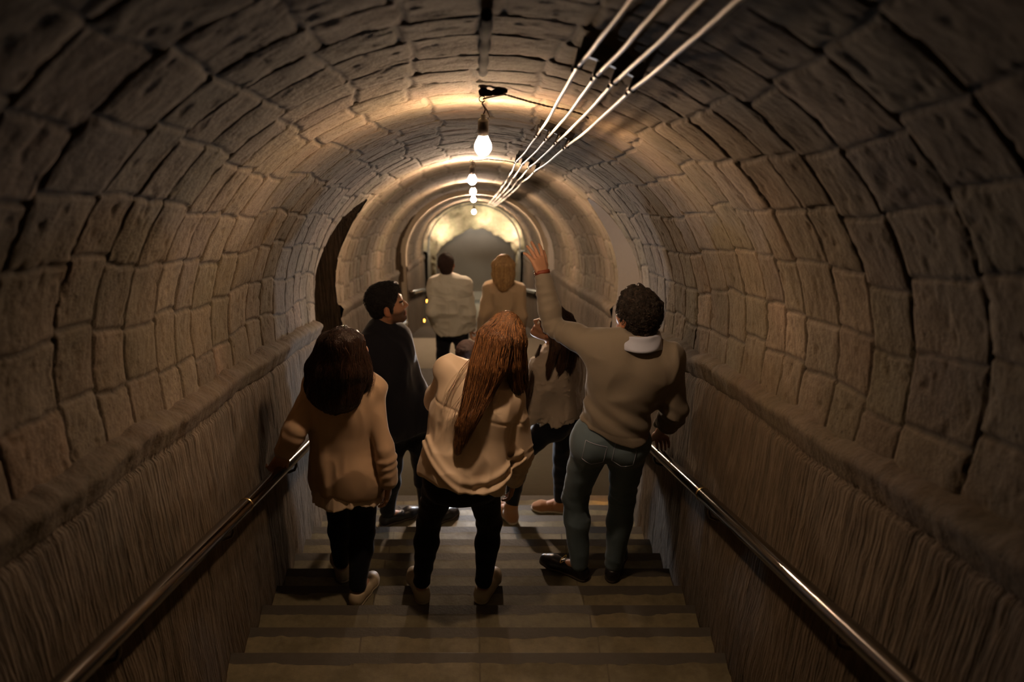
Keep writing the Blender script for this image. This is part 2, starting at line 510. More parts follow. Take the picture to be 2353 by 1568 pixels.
def slab(ya, yb, z, xl, xr, name, mat):
    g = Geo()
    g.box((xl, ya, z - .16), (xr, yb, z))
    xs = np.linspace(-1.05, 1.05, 100)
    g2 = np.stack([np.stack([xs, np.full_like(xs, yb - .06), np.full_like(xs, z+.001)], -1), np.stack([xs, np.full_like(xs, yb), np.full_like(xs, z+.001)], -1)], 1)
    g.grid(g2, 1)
    return tag(g.build(name, [mat, M['strip']], smooth=False), kind='structure')
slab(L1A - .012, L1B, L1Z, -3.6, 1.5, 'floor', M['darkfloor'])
slab(L2A - .012, L2B, L2Z, -3.6, 1.5, 'floor', M['landing'])
slab(L3A - .012, L3B, L3Z, -3.6, 1.5, 'floor', M['landing'])
slab(L4A - .012, 25.5, L4Z, -3, 3, 'floor', M['landing'])

# end chamber
g = Geo(); g.box((-3, 24.2, L4Z - .2), (3, 24.5, -9.5))
tag(g.build('wall_end', M['plaster'], smooth=False), kind='structure')

# rock portal
def portal():
    g = Geo(); n = 150
    prof = [P(1003, 690, 22.5), P(1001, 640, 22.5), P(1003, 585, 22.5), P(1020, 563, 22.5), P(1052, 541, 22.5), P(1082, 524, 22.5), P(1118, 531, 22.5), P(1150, 546, 22.5), P(1172, 563, 22.5), P(1186, 588, 22.5), P(1188, 640, 22.5), P(1188, 690, 22.5)]
    prof = np.array(prof)[:, [0, 2]]
    prof[0, 1] -= .8; prof[-1, 1] -= .8
    seg = np.concatenate([[0], np.cumsum(np.linalg.norm(np.diff(prof, axis=0), axis=1))])
    t = np.linspace(0, seg[-1], n); px_ = np.interp(t, seg, prof[:, 0]); pz_ = np.interp(t, seg, prof[:, 1])
    c = np.array([.02, -12.2])
    m = 60; rows = []
    for i in range(m):
        u = i/(m-1)
        k = 1 + 1.5*max(0, u - .3)/.7
        x = c[0] + (px_ - c[0])*k; z = c[1] + (pz_ - c[1])*k
        y = np.full(n, 22.9 - .4*min(1, u/.3)) 
        nz = fbm(x*4, y*4, z*4, 4, 91); nf = fbm(x*11, y*11, z*11, 3, 92)
        amp = .16*min(1, .3 + u)
        rows.append(np.stack([x + amp*.4*nz, y + amp*nz + .05*nf, z + amp*.4*nf], -1))
    G = np.array(rows)
    tn = .5 + .5*fbm(G[..., 0]*3, G[..., 1]*3, G[..., 2]*3, 3, 93)
    g.grid(G, 0, False, tone=tn, joint=0*tn)
    return tag(g.build('wall_portal', M['rock']), kind='structure')
portal()

# ------------------------------------------------------------------ hand rails
def handrail(side, y0, y1, za_fn, label, ringy, brackets, grp=None):
    x = side*.92
    e = empty('handrail', (x, (y0+y1)/2, za_fn((y0+y1)/2)))
    base = np.array(e.location)
    def pt(y): return np.array([x, y, za_fn(y) + .745])
    g = Geo(); pts = [pt(y) for y in np.linspace(y0, y1, 40)]
    pts = [pts[0] + np.array([side*.075, 0, 0])] + pts + [pts[-1] + np.array([side*.075, 0, 0])]
    g.tube(pts, .028, 20); g.build('tube', M['rail'], e, base=base)
    for y in ringy:
        g = Geo(); g.tube([pt(y - .006), pt(y + .006)], .030, 20); g.build('coupling_ring', M['railring'], e, base=base)
    for y in brackets:
        g = Geo(); p = pt(y)
        g.tube([p + (0, 0, -.02), p + (0, 0, -.06), p + (side*.01, 0, -.085), p + (side*.04, 0, -.1), p + (side*.105, 0, -.1)], .007, 8)
        g.lathe([(0, 0), (.03, 0), (.03, .008), (0, .008)], p + (side*.098, 0, -.1), (-side, 0, 0), 16)
        g.build('bracket', M['rail'], e, base=base)
    return tag(e, label, 'handrail', grp)
nz1 = lambda y: Z0 - (y - Y0)*RIS/TRD
nz2 = lambda y: L1Z - (y - L1B)*RIS/TRD
nz3 = lambda y: L2Z - (y - L2B)*RIS/TRD
handrail(-1, .3, 6.1, nz1, 'polished dark metal handrail along the left wall beside the near steps', [3.42], [.9, 2.0, 3.2, 4.5, 5.8])
handrail(1, .3, 6.1, nz1, 'polished dark metal handrail along the right wall beside the near steps', [3.62], [.9, 2.1, 3.5, 4.7, 5.8])
handrail(1, 7.5, 13.0, nz2, 'dark metal handrail on the right wall below the first landing', [10.2], [8.0, 10.4, 12.6])
handrail(-1, 7.5, 13.0, nz2, 'dark metal handrail on the left wall below the first landing', [10.2], [8.0, 10.4, 12.6])
handrail(-1, 14.55, 19.5, nz3, 'short looking handrail far down the left wall behind the pale shirt', [17.], [15.2, 17.2, 19.])
handrail(1, 14.55, 19.5, nz3, 'short looking handrail far down the right wall near the raised hand', [17.], [15.2, 17.2, 19.])

# ------------------------------------------------------------------ hanging bulbs
def bulb(Y, x, drop, label):
    zt = crown(Y)
    e = empty('pendant_bulb', (x, Y, zt - drop)); b = np.array(e.location)
    B = np.array([x, Y, zt - drop])                     # bottom of the bulb
    g = Geo()
    prof = [(0.0005, 0), (.012, .002), (.022, .009), (.029, .02), (.0315, .032), (.030, .045), (.025, .058), (.019, .07), (.0155, .08), (.0145, .086)]
    g.lathe(prof, B, (0,0,1), 12); g.build('bulb', M['bulb'] if Y < 5 else M['bulb2'], e, base=b)
    g = Geo()
    g.lathe([(.0145, .078), (.019, .08), (.02, .086), (.019, .135), (.016, .139), (.009, .141), (.009, .158), (0.0005, .159)], B, (0,0,1), 18)
    g.build('socket', M['bakelite'], e, base=b)
    g = Geo(); top = zt - .012
    pts = [B + (0, 0, .155), B + (.008, 0, .16 + (drop-.17)*.25), B + (-.004, 0, .16 + (drop-.17)*.6), np.array([x, Y, top - .02])]
    g.tube(pts, .0032, 8); g.tube([B + (.014, 0, .13), B + (.022, 0, .15), B + (.012, 0, .175), B + (.002, 0, .19)], .0022, 6)
    g.build('cord', M['cord'], e, base=b)
    g = Geo()
    a = np.linspace(0, 2*math.pi*.9, 16)
    g.tube([np.array([x - .004 + .011*math.cos(t), Y, top - .008 + .011*math.sin(t)]) for t in a], .0018, 6)
    g.tube([(x, Y, top), (x, Y, zt + .03)], .0025, 6)
    g.build('hook', M['iron'], e, base=b)
    return tag(e, label, 'light bulb', 'bulbs strung along the vault crown')
bulb(3.86, .008, .235, 'nearest and largest glowing bare bulb hanging from the stone vault crown')
bulb(7.5, -.033, .20, 'second glowing bulb hanging just below the largest one')
bulb(11.2, -.025, .17, 'third glowing bulb down the row, above the pair of smallest ones')
bulb(14.85, -.018, .17, 'fourth glowing bulb in the row, just above the lowest one')
bulb(18.5, -.006, .32, 'lowest and farthest glowing bulb in the row above the rock portal')

# junction plate and supply cords from each hook to the cable bundle
def supply(Y, x, label, pts_px, r=.0028):
    pts = [np.array([x, Y, crown(Y) - .02])] + [vault_hit(a, b_, R - .035) for a, b_ in pts_px]
    pts = np.array(pts)
    # densify + twist
    seg = np.concatenate([[0], np.cumsum(np.linalg.norm(np.diff(pts, axis=0), axis=1))])
    t = np.linspace(0, seg[-1], 90); c = np.stack([np.interp(t, seg, pts[:, k]) for k in range(3)], -1)
    g = Geo()
    for ph in (0, math.pi):
        o = np.stack([0*t, .0022*np.cos(t*160 + ph), .0022*np.sin(t*160 + ph)], -1)
        g.tube(c + o, r*.75, 6)
    return tag(g.build('supply_cord', M['cord']), label, 'cord')
supply(3.86, .008, 'thin twisted brown cord from the largest bulb across the vault to the pale cables', [(1160, 217), (1210, 232), (1260, 245), (1300, 252), (1335, 262), (1352, 272)])
supply(7.5, -.033, 'thin pale looking cord from the second bulb across the vault to the cables', [(1120, 366), (1160, 370), (1185, 374)], .003)
g = Geo(); pl = vault_hit(1125, 208, R - .02)
for k in range(9):
    q = pl + (rng.uniform(-.05, .05), rng.uniform(-.02, .02), 0); g.lathe([(0.0005, .0), (.012+.008*rng.random(), .003), (.014, .012), (0.0005, .02)], q + (0, 0, -.012), (0,0,1), 9)
tag(g.build('rusty_plate', M['iron']), 'small rusty ceiling plate beside the hook of the largest bulb', 'metal plate')
# black rod added in place of the dark slot along the crown
g = Geo(); p0, p1 = vault_hit(1100, 24, R - .012), vault_hit(1101, 160, R - .012)
ys = np.linspace(p0[1], p1[1], 22)
pts = [np.array([.0, y, crown(y) - .02]) for y in ys]
g.tube(pts, [.011 + .004*abs(math.sin(y*13)) for y in ys], 8)
tag(g.build('crown_slot', M['iron']), 'dark slot along the vault crown above the largest bulb, drawn as a black rod', 'slot')

# ------------------------------------------------------------------ four pale cables on brackets
BR = [[(1328, 152), (1372, 173), (1411, 190), (1452, 206)],
      [(1236, 309), (1259, 316), (1281, 325), (1302, 336)],
      [(1187, 371), (1201, 377), (1217, 384), (1231, 392)],
      [(1168, 408), (1178, 411), (1188, 416), (1199, 419)],
      [(1153, 432), (1161, 436), (1170, 439), (1177, 443)]]
TOP = [(1449, 0), (1530, 0), (1612, 0), (1695, 0)]
RC = R - .07
words = ['innermost pale cable of the four, closest to the bulbs', 'second pale cable of the four counted from the bulbs', 'third pale cable of the four counted from the bulbs', 'outermost pale cable of the four, farthest from the bulbs']
BP = [[vault_hit(*b, RC) for b in row] for row in BR]
for c in range(4):
    t0 = vault_hit(*TOP[c], RC)
    ctl = [BP[k][c] for k in range(5)]
    d0 = (t0 - ctl[0]) / abs(t0[1] - ctl[0][1])
    start = ctl[0] + d0 * (ctl[0][1] + 1.0)
    end = np.array([ctl[-1][0], 21.0, ctl[-1][2] - SL*(21.0 - ctl[-1][1])])
    pts = [start, t0] + ctl + [end]
    dense = []
    for i in range(len(pts)-1):
        n = 14
        for j in range(n):
            u = j/n; p = pts[i]*(1-u) + pts[i+1]*u
            L = np.linalg.norm(pts[i+1]-pts[i])
            sag = .0 if i == 0 else -.004*math.sin(math.pi*u)*min(L, 2)
            w = .0015*math.sin(u*9 + c*2 + i)*math.sin(math.pi*u)
            dense.append(p + np.array([w, 0, sag]))
    dense.append(pts[-1])
    g = Geo(); g.tube(dense, .0052, 8)
    tag(g.build('ceiling_cable', M['cable']), words[c], 'cable', 'four pale cables along the vault')
blab = ['black wooden cleat holding the four cables nearest the camera', 'black cleat holding the four cables right of the largest bulb', 'third cleat of the four cables, past the largest bulb', 'fourth cleat of the four cables, beside the second bulb', 'farthest cleat of the four cables, lost in the glow']
for k in range(5):
    row = BP[k]; a_, b_ = row[0], row[3]
    e = empty('cable_cleat', (a_+b_)/2); base = np.array(e.location)
    # curved base batten lying against the vault
    def on(p, r):
        v = np.array([p[0], 0, p[2] - zc(p[1])]); v /= np.linalg.norm(v)
        return np.array([0, p[1], zc(p[1])]) + v*r
    ext = (b_ - a_)*.05
    pts = [a_ - ext + (b_ - a_ + 2*ext)*u for u in np.linspace(0, 1, 12)]
    g = Geo(); hw = .012
    G = []
    for p in pts:
        q0, q1 = on(p, R + .005), on(p, R - .035)
        G.append([q0 + (0, -hw, 0), q1 + (0, -hw, 0), q1 + (0, hw, -hw*SL*2), q0 + (0, hw, -hw*SL*2)])
    G = np.array(G); g.grid(G, 0)
    g.add(G[0], [(0,1,2,3)]); g.add(G[-1], [(3,2,1,0)])
    g.build('batten', M['bakelite'], e, smooth=False, base=base)
    for p in row:
        g = Geo(); q0, q1 = on(p, R - .03), on(p, RC - .004)
        g.tube([q0, (q0+q1)/2, q1], [.013, .011, .0125], 10)
        g.lathe([(0.0005, 0), (.004, 0), (.004, .012), (0.0005, .014)], q1 + (-.014, -.012, .0), (0, -1, 0), 8)
        g.build('insulator', M['bakelite'], e, base=base)
    tag(e, blab[k], 'cable bracket', 'cable cleats on the vault')

# ------------------------------------------------------------------ amber step lights in the side walls
def led(pos, side, label, k=1.0):
    e = empty('step_light', pos); b = np.array(pos, float)
    g = Geo(); g.lathe([(.022*k, 0), (.022*k, .012), (.015*k, .016), (.0145*k, .008), (0.0005, .008)], b, (-side, 0, 0), 12); g.build('housing', M['iron'], e, base=b)
    g = Geo(); g.lathe([(.0145*k, .009), (.010*k, .0145*k), (0.0005, .016*k)], b, (-side, 0, 0), 7); g.build('lens', M['led'] if k == 1.0 else M['led2'], e, base=b)
    return tag(e, label, 'step light', 'amber step lights low on the tunnel walls')
def wallp(px, py, x):
    d = ray(px, py); t = (x - CAMX)/d[0]; return np.array([x, t*d[1], t*d[2]])
def setled(Y, h, side, wx, label):
    zf = {1: nz1, 2: nz2, 3: nz3}
    led((side*(wx - .004), Y, h), side, label)
setled(6.18, Z0 - RIS*10 + .10, 1, WALLX - .02, 'amber step light low on the right wall at the last near step')
setled(6.18, Z0 - RIS*10 + .10, -1, WALLX - .02, 'amber step light low on the left wall at the last near step')
setled(7.7, L1Z - RIS*2 + .10, 1, WALLX - .02, 'amber step light low on the right wall just below the first landing')
for (px_, py_, side, lab) in ((978, 692, -1, 'upper of two amber lights left of the man in the pale shirt'), (972, 737, -1, 'lower of two amber lights left of the man in the pale shirt'), (925, 765, -1, 'amber light at the foot of the pale stone ring on the left'), (1208, 739, 1, 'amber light low on the right wall beside the woman in the beige sweater')):
    p = wallp(px_, py_, side*(WALLX - .10)); led(p, side, lab, 2.2)

# ------------------------------------------------------------------ camera, light, colour
def finish():
    sc = bpy.context.scene
    cam = bpy.data.cameras.new('camera'); co = bpy.data.objects.new('camera', cam); link(co)
    cam.sensor_width = 36; cam.lens = F/2353*36; cam.shift_x = (1176.5 - PX0)/2353
    co.location = (CAMX, 0, 0); co.rotation_euler = (math.pi/2 - PITCH, 0, 0)
    cam.clip_start = .05; cam.dof.use_dof = True; cam.dof.focus_distance = 5.0; cam.dof.aperture_fstop = 2.8
    sc.camera = co
    cy = sc.cycles; cy.use_light_tree = False; cy.max_bounces = 4; cy.diffuse_bounces = 2; cy.glossy_bounces = 2; cy.transmission_bounces = 2; cy.use_adaptive_sampling = True; cy.adaptive_threshold = .04; cy.sample_clamp_indirect = 4; cy.caustics_reflective = False; cy.caustics_refractive = False
    w = bpy.data.worlds.new('world'); sc.world = w; w.use_nodes = True
    w.node_tree.nodes['Background'].inputs[0].default_value = (0, 0, 0, 1)
    sc.view_settings.view_transform = 'Standard'; sc.view_settings.look = 'None'; sc.view_settings.gamma = 1
    sc.view_settings.exposure = 0; sc.view_settings.use_curve_mapping = False
    # flood lamps hidden behind the last vault ring, lighting the raw rock
    for k, (x, z, p, lab) in enumerate([(-.70, -11.20, 34, 'left'), (.28, -10.86, 34, 'crown'), (.84, -11.22, 34, 'right')]):
        l = bpy.data.lights.new('rock_lamp', 'POINT'); l.energy = p; l.color = (1, .9, .68); l.shadow_soft_size = .05
        o = bpy.data.objects.new('rock_lamp', l); o.location = (x, 22.22, z); link(o)
    l = bpy.data.lights.new('chamber_lamp', 'POINT'); l.energy = 90; l.color = (1, .9, .74); l.shadow_soft_size = .1
    o = bpy.data.objects.new('chamber_lamp', l); o.location = (.1, 23.2, -10.6); link(o)
# ================================================================== people
def nrm(v): v = np.asarray(v, float); return v/(np.linalg.norm(v)+1e-12)
A3 = lambda *a: np.array(a, float)

class SDF:
    def __init__(s): s.p = []
    def cap(s, a, b, r0, r1=None, k=.02, op=0, flat=None, off=0):
        a = A3(*a); b = A3(*b); r1 = r0 if r1 is None else r1
        rm = max(r0, r1)*(flat[1] if flat else 1) if (flat and flat[1] > 1) else max(r0, r1)
        s.p.append(('c', (a, b, r0, r1, flat), np.minimum(a, b) - rm, np.maximum(a, b) + rm, k, op)); return s
    def ell(s, c, r, M=None, k=.02, op=0):
        c = A3(*c); r = A3(*r); rm = r.max()
        s.p.append(('e', (c, r, np.eye(3) if M is None else np.asarray(M)), c - rm, c + rm, k, op)); return s
    def chain(s, pts, rs, k=.02, op=0, flat=None):
        for i in range(len(pts)-1): s.cap(pts[i], pts[i+1], rs[i], rs[i+1], k, op, flat)
        return s
    def half(s, p, n, k=.004, amp=0, freq=20, seed=0, lo=None, hi=None):
        """cut away everything on the side n points to"""
        s.p.append(('h', (A3(*p), nrm(n), amp, freq, seed, lo, hi), None, None, k, 1)); return s
    @staticmethod
    def ev(t, q, X, Y, Z):
        if t == 'c':
            a, b, r0, r1, flat = q; ab = b - a; L2 = float(ab @ ab) + 1e-12
            dx, dy, dz = X - a[0], Y - a[1], Z - a[2]
            h = np.clip((dx*ab[0] + dy*ab[1] + dz*ab[2])/L2, 0, 1)
            wx, wy, wz = dx - h*ab[0], dy - h*ab[1], dz - h*ab[2]
            if flat:
                n, f = flat; n = nrm(n); wn = wx*n[0] + wy*n[1] + wz*n[2]; g = wn/f - wn
                wx, wy, wz = wx + n[0]*g, wy + n[1]*g, wz + n[2]*g
                d = np.sqrt(wx*wx + wy*wy + wz*wz) - (r0 + (r1-r0)*h)
                return d*min(1, f)
            return np.sqrt(wx*wx + wy*wy + wz*wz) - (r0 + (r1-r0)*h)
        if t == 'e':
            c, r, M_ = q; dx, dy, dz = X - c[0], Y - c[1], Z - c[2]
            u = [M_[0][i]*dx + M_[1][i]*dy + M_[2][i]*dz for i in range(3)]
            k0 = np.sqrt(sum((u[i]/r[i])**2 for i in range(3))); k1 = np.sqrt(sum((u[i]/r[i]**2)**2 for i in range(3))) + 1e-9
            return k0*(k0-1)/k1
        if t == 'h':
            p, n, amp, freq, seed, lo, hi = q
            d = (X - p[0])*n[0] + (Y - p[1])*n[1] + (Z - p[2])*n[2]
            if amp: d = d + amp*np.sin(X*freq + seed + 1.3*np.sin(Y*freq*.8 + seed)) + amp*.5*np.sin(Y*freq*1.7 + X*freq*.6 + 2*seed)
            return d
    def mesh(s, h, disp=None, lo=None, hi=None, inflate=0, iters=1):
        adds = [p for p in s.p if p[2] is not None and p[5] == 0]
        L = np.min([p[2] for p in adds], 0) - 3*h - inflate - .01; H = np.max([p[3] for p in adds], 0) + 3*h + inflate + .01
        if lo is not None: L = np.maximum(L, lo)
        if hi is not None: H = np.minimum(H, hi)
        n = np.ceil((H - L)/h).astype(int) + 1
        ax = [ (L[i] + h*np.arange(n[i])).astype(np.float32) for i in range(3)]
        d = np.full(n, .3, np.float32)
        for t, q, blo, bhi, k, op in s.p:
            if blo is None: sl = [slice(0, n[i]) for i in range(3)]
            else:
                m = .045 + k + inflate + 2*h
                sl = []
                for i in range(3):
                    a = max(0, int((blo[i] - m - L[i])/h)); b = min(n[i], int((bhi[i] + m - L[i])/h) + 2); sl.append(slice(a, max(a, b)))
            if any(x.stop <= x.start for x in sl): continue
            X = ax[0][sl[0]][:, None, None]; Yv = ax[1][sl[1]][None, :, None]; Zv = ax[2][sl[2]][None, None, :]
            e = SDF.ev(t, q, X, Yv, Zv)
            c = d[tuple(sl)]
            if op == 0:
                hh = np.maximum(k - np.abs(c - e), 0)/max(k, 1e-6); d[tuple(sl)] = np.minimum(c, e) - hh*hh*k*.25
            else:
                e2 = e if t == 'h' else -e
                hh = np.maximum(k - np.abs(c - e2), 0)/max(k, 1e-6); d[tuple(sl)] = np.maximum(c, e2) + hh*hh*k*.25
        if inflate: d -= inflate
        if disp is not None:
            m = np.abs(d) < .05; I = np.nonzero(m)
            d[m] += disp(ax[0][I[0]], ax[1][I[1]], ax[2][I[2]]).astype(np.float32)
        d[0] = d[-1] = .1; d[:, 0] = d[:, -1] = .1; d[:, :, 0] = d[:, :, -1] = .1
        return surfnets(d, L, h)

def surfnets(d, org, h):
    ins = d < 0
    cnt = np.zeros(tuple(np.array(d.shape) - 1), np.int8)
    cs = [(a, b, c) for a in (0, 1) for b in (0, 1) for c in (0, 1)]
    S = lambda arr, c: arr[c[0]:arr.shape[0]-1+c[0], c[1]:arr.shape[1]-1+c[1], c[2]:arr.shape[2]-1+c[2]]
    for c in cs: cnt += S(ins, c)
    act = (cnt > 0) & (cnt < 8)
    ci = np.argwhere(act); idx = np.full(act.shape, -1, np.int32); idx[act] = np.arange(len(ci))
    pos = np.zeros((len(ci), 3), np.float32); num = np.zeros(len(ci), np.float32)
    vals = {c: d[ci[:, 0]+c[0], ci[:, 1]+c[1], ci[:, 2]+c[2]] for c in cs}
    for c in cs:
        for axn in range(3):
            if c[axn] == 0:
                e = list(c); e[axn] = 1; e = tuple(e)
                va, vb = vals[c], vals[e]; m = (va < 0) != (vb < 0)
                t = np.where(m, va/np.where(m, va - vb, 1), 0)
                q = np.tile(np.array(c, np.float32), (len(ci), 1)); q[:, axn] += t
                pos += q*m[:, None]; num += m
    V = (ci + pos/np.maximum(num, 1)[:, None])*h + org
    quads = []
    for axn in range(3):
        a, b = [(1, 2), (2, 0), (0, 1)][axn]
        s0 = [slice(None)]*3; s1 = [slice(None)]*3
        s0[axn] = slice(0, -1); s1[axn] = slice(1, None)
        i0, i1 = ins[tuple(s0)], ins[tuple(s1)]
        ch = i0 != i1
        sl = [slice(None)]*3; sl[a] = slice(1, -1); sl[b] = slice(1, -1)
        ce = np.argwhere(ch[tuple(sl)]); ce[:, a] += 1; ce[:, b] += 1
        sg = i0[ce[:, 0], ce[:, 1], ce[:, 2]]
        def g(da, db):
            q = ce.copy(); q[:, a] += da; q[:, b] += db; return idx[q[:, 0], q[:, 1], q[:, 2]]
        Q4 = np.stack([g(-1, -1), g(0, -1), g(0, 0), g(-1, 0)], -1)
        Q4[~sg] = Q4[~sg][:, ::-1]
        quads.append(Q4)
    return V.astype(np.float32), np.concatenate(quads)

def smooth_mesh(V, Q4, it=1, lam=.5):
    for _ in range(it):
        acc = np.zeros_like(V); n = np.zeros(len(V), np.float32)
        for i in range(4):
            a, b = Q4[:, i], Q4[:, (i+1) % 4]
            for c in range(3): acc[:, c] += np.bincount(a, V[b, c], len(V)) + np.bincount(b, V[a, c], len(V))
            n += np.bincount(a, minlength=len(V)) + np.bincount(b, minlength=len(V))
        V = V + lam*(acc/np.maximum(n, 1)[:, None] - V)
    return V

def join(parts):
    V = np.concatenate([p[0] for p in parts]); off = 0; Q4 = []
    for v, q in parts: Q4.append(q + off); off += len(v)
    return V, np.concatenate(Q4)

# ---- cloth and skin materials
def cloth(name, col, rough=.85, weave=900, wb=.15, sheen=.25, var=.8, spec=.2, fold=None):
    b = NB(name); n = b.noise(6, 3)
    b.set('Base Color', b.mix(n, tuple(col), tuple(x*var for x in col)))
    b.set('Roughness', rough); b.set('Specular IOR Level', spec); b.set('Sheen Weight', sheen); b.set('Sheen Roughness', .4)
    h = b.noise(weave, 2, .6)
    b.bump(h, wb, .0012); return b.m
def skin_mat(name='skin'):
    b = NB(name); c = b.attr('Col', True); n = b.noise(40, 3)
    b.set('Base Color', b.mix(.35, c, b.ramp(n, [(.3, (.8,.75,.72)), (.7, (1.1,1.08,1.05))]), 'MULTIPLY'))
    b.set('Roughness', .5); b.set('Specular IOR Level', .4)
    b.bump(b.noise(500, 2), .15, .0008); return b.m
def hair_mat(name, c0, c1, rough=.38, scale=(190, 190, 9)):
    b = NB(name); t = b.attr('tone'); n = b.noise(1, 3, .5, b.coord(scale))
    k = b.ramp(b.math('MULTIPLY', b.math('ADD', t, n), .5), [(.3, (0,0,0)), (.68, (1,1,1))])
    k2 = b.ramp(t, [(.86, (0,0,0)), (.95, (1,1,1))])
    b.set('Base Color', b.mix(b.math('MULTIPLY', k2, .6), b.mix(k, tuple(c0), tuple(c1)), tuple(min(1, q*1.9) for q in c1)))
    b.set('Roughness', rough); b.set('Specular IOR Level', .45); b.set('Anisotropic', .4)
    b.bump(n, 1.0, .006); return b.m
MP = dict(
    skin=skin_mat(), cream=cloth('cream_satin', (.78,.61,.45), .55, 700, .12, .2, .9, .35), peach=cloth('peach_fleece', (.58,.40,.26), .9, 500, .3, .4),
    navy=cloth('navy_wool', (.012,.012,.018), .85, 600, .4, .4), grey=cloth('taupe_knit', (.235,.20,.155), .95, 420, .6, .3),
    lace=cloth('ivory_lace', (.48,.40,.32), .85, 110, .9, .5), white=cloth('white_cotton', (.60,.57,.47), .8, 700, .15, .2), sky=cloth('pale_blue_shirt', (.50,.54,.68), .8, 700, .12, .2),
    beige=cloth('beige_knit', (.46,.33,.20), .95, 420, .5, .3), black=cloth('black_trousers', (.006,.0065,.011), .8, 700, .3, .12), denim=cloth('faded_denim', (.10,.14,.17), .85, 800, .5, .2, 1.45),
    blue=cloth('dark_blue_denim', (.02,.035,.06), .85, 800, .5, .2), shoeblack=simple('black_shoe_leather', (.012,.010,.011), .35, bump=(200, .2, .001)), sole=simple('shoe_sole', (.06,.045,.035), .8),
    shoecream=simple('cream_sneaker', (.52,.42,.29), .55, noise=(20, .85)), solecream=simple('cream_sole', (.45,.37,.27), .6), tan=simple('tan_suede_boot', (.34,.155,.06), .9, noise=(25, .8), sheen=.4),
    lace_y=simple('yellow_laces', (.65,.38,.04), .8), strap=simple('reddish_strap', (.20,.045,.02), .5), metal=simple('steel', (.6,.6,.6), .25, 1), eye=simple('eye_white', (.7,.66,.6), .2), iris=simple('dark_iris', (.03,.018,.01), .15),
    seam=simple('seam_thread', (.33,.25,.17), .8),
    h_dark=hair_mat('dark_brown_hair', (.010,.005,.004), (.050,.024,.015), .34), h_black=hair_mat('black_curly_hair', (.007,.005,.004), (.07,.048,.034), .5, (300,300,300)),
    h_black2=hair_mat('black_short_hair', (.007,.006,.006), (.022,.017,.014), .5, (300,300,300)),
    h_auburn=hair_mat('auburn_hair', (.045,.018,.008), (.27,.125,.048), .34), h_brown=hair_mat('brown_hair', (.035,.018,.010), (.11,.055,.028), .38), h_blond=hair_mat('blond_hair', (.20,.10,.035), (.52,.33,.14), .4), h_short=hair_mat('short_brown_hair', (.03,.013,.009), (.07,.035,.025), .8, (300,300,300)))

SK = np.array([.50, .265, .16])

# ---- anatomy
def rot_to(fwd, up):
    f = nrm(fwd); r = nrm(np.cross(f, up)); u = np.cross(r, f); return np.stack([r, f, u], 1)   # columns: right, forward, up

def head_sdf(c, Rm, s=1.0, male=True):
    """c: centre of the head at eye level, Rm columns right/forward/up"""
    S = SDF(); T = lambda x, y, z: c + Rm @ (A3(x, y, z)*s)
    S.ell(T(0, -.014, .036), A3(.074, .094, .084)*s, Rm)
    S.ell(T(0, .030, -.035), A3(.056, .060, .078)*s, Rm, k=.03*s)
    jw = .050 if male else .044
    for sx in (-1, 1):
        S.cap(T(sx*jw, -.005, -.055), T(sx*.016, .070, -.104), .022*s, .018*s, k=.03*s)
        S.cap(T(sx*.047, .045, -.022), T(sx*.03, .072, -.035), .020*s, .016*s, k=.02*s)
    S.ell(T(0, .078, -.103), A3(.019, .016, .015)*s, Rm, k=.015*s)
    S.cap(T(-.034, .080, .021), T(.034, .080, .021), .0125*s, k=.015*s)
    for sx in (-1, 1): S.ell(T(sx*.031, .096, -.001), A3(.017, .016, .012)*s, Rm, k=.014*s, op=1)
    for sx in (-1, 1): S.ell(T(sx*.031, .0775, -.002), A3(.0135, .0125, .0125)*s, Rm, k=.003*s)
    S.cap(T(0, .084, .012), T(0, .109, -.030), .0075*s, .0105*s, k=.010*s)
    for sx in (-1, 1): S.ell(T(sx*.011, .098, -.036), A3(.008, .010, .007)*s, Rm, k=.006*s)
    S.ell(T(0, .083, -.064), A3(.026, .014, .018)*s, Rm, k=.012*s)
    S.cap(T(-.019, .090, -.0625), T(.019, .090, -.0625), .0058*s, k=.005*s)
    S.cap(T(-.016, .089, -.0755), T(.016, .089, -.0755), .0070*s, k=.005*s)
    S.cap(T(-.022, .0985, -.069), T(.022, .0985, -.069), .0016*s, k=.004*s, op=1)
    for sx in (-1, 1):
        E = Rm @ np.array([[math.cos(.35*sx), -math.sin(.35*sx), 0], [math.sin(.35*sx), math.cos(.35*sx), 0], [0, 0, 1]])
        S.ell(T(sx*.079, -.012, -.006), A3(.008, .019, .032)*s, E, k=.006*s)
        S.ell(T(sx*.087, -.006, -.002), A3(.007, .011, .019)*s, E, k=.004*s, op=1)
        S.ell(T(sx*.077, -.002, -.033), A3(.006, .009, .010)*s, E, k=.006*s)
    return S

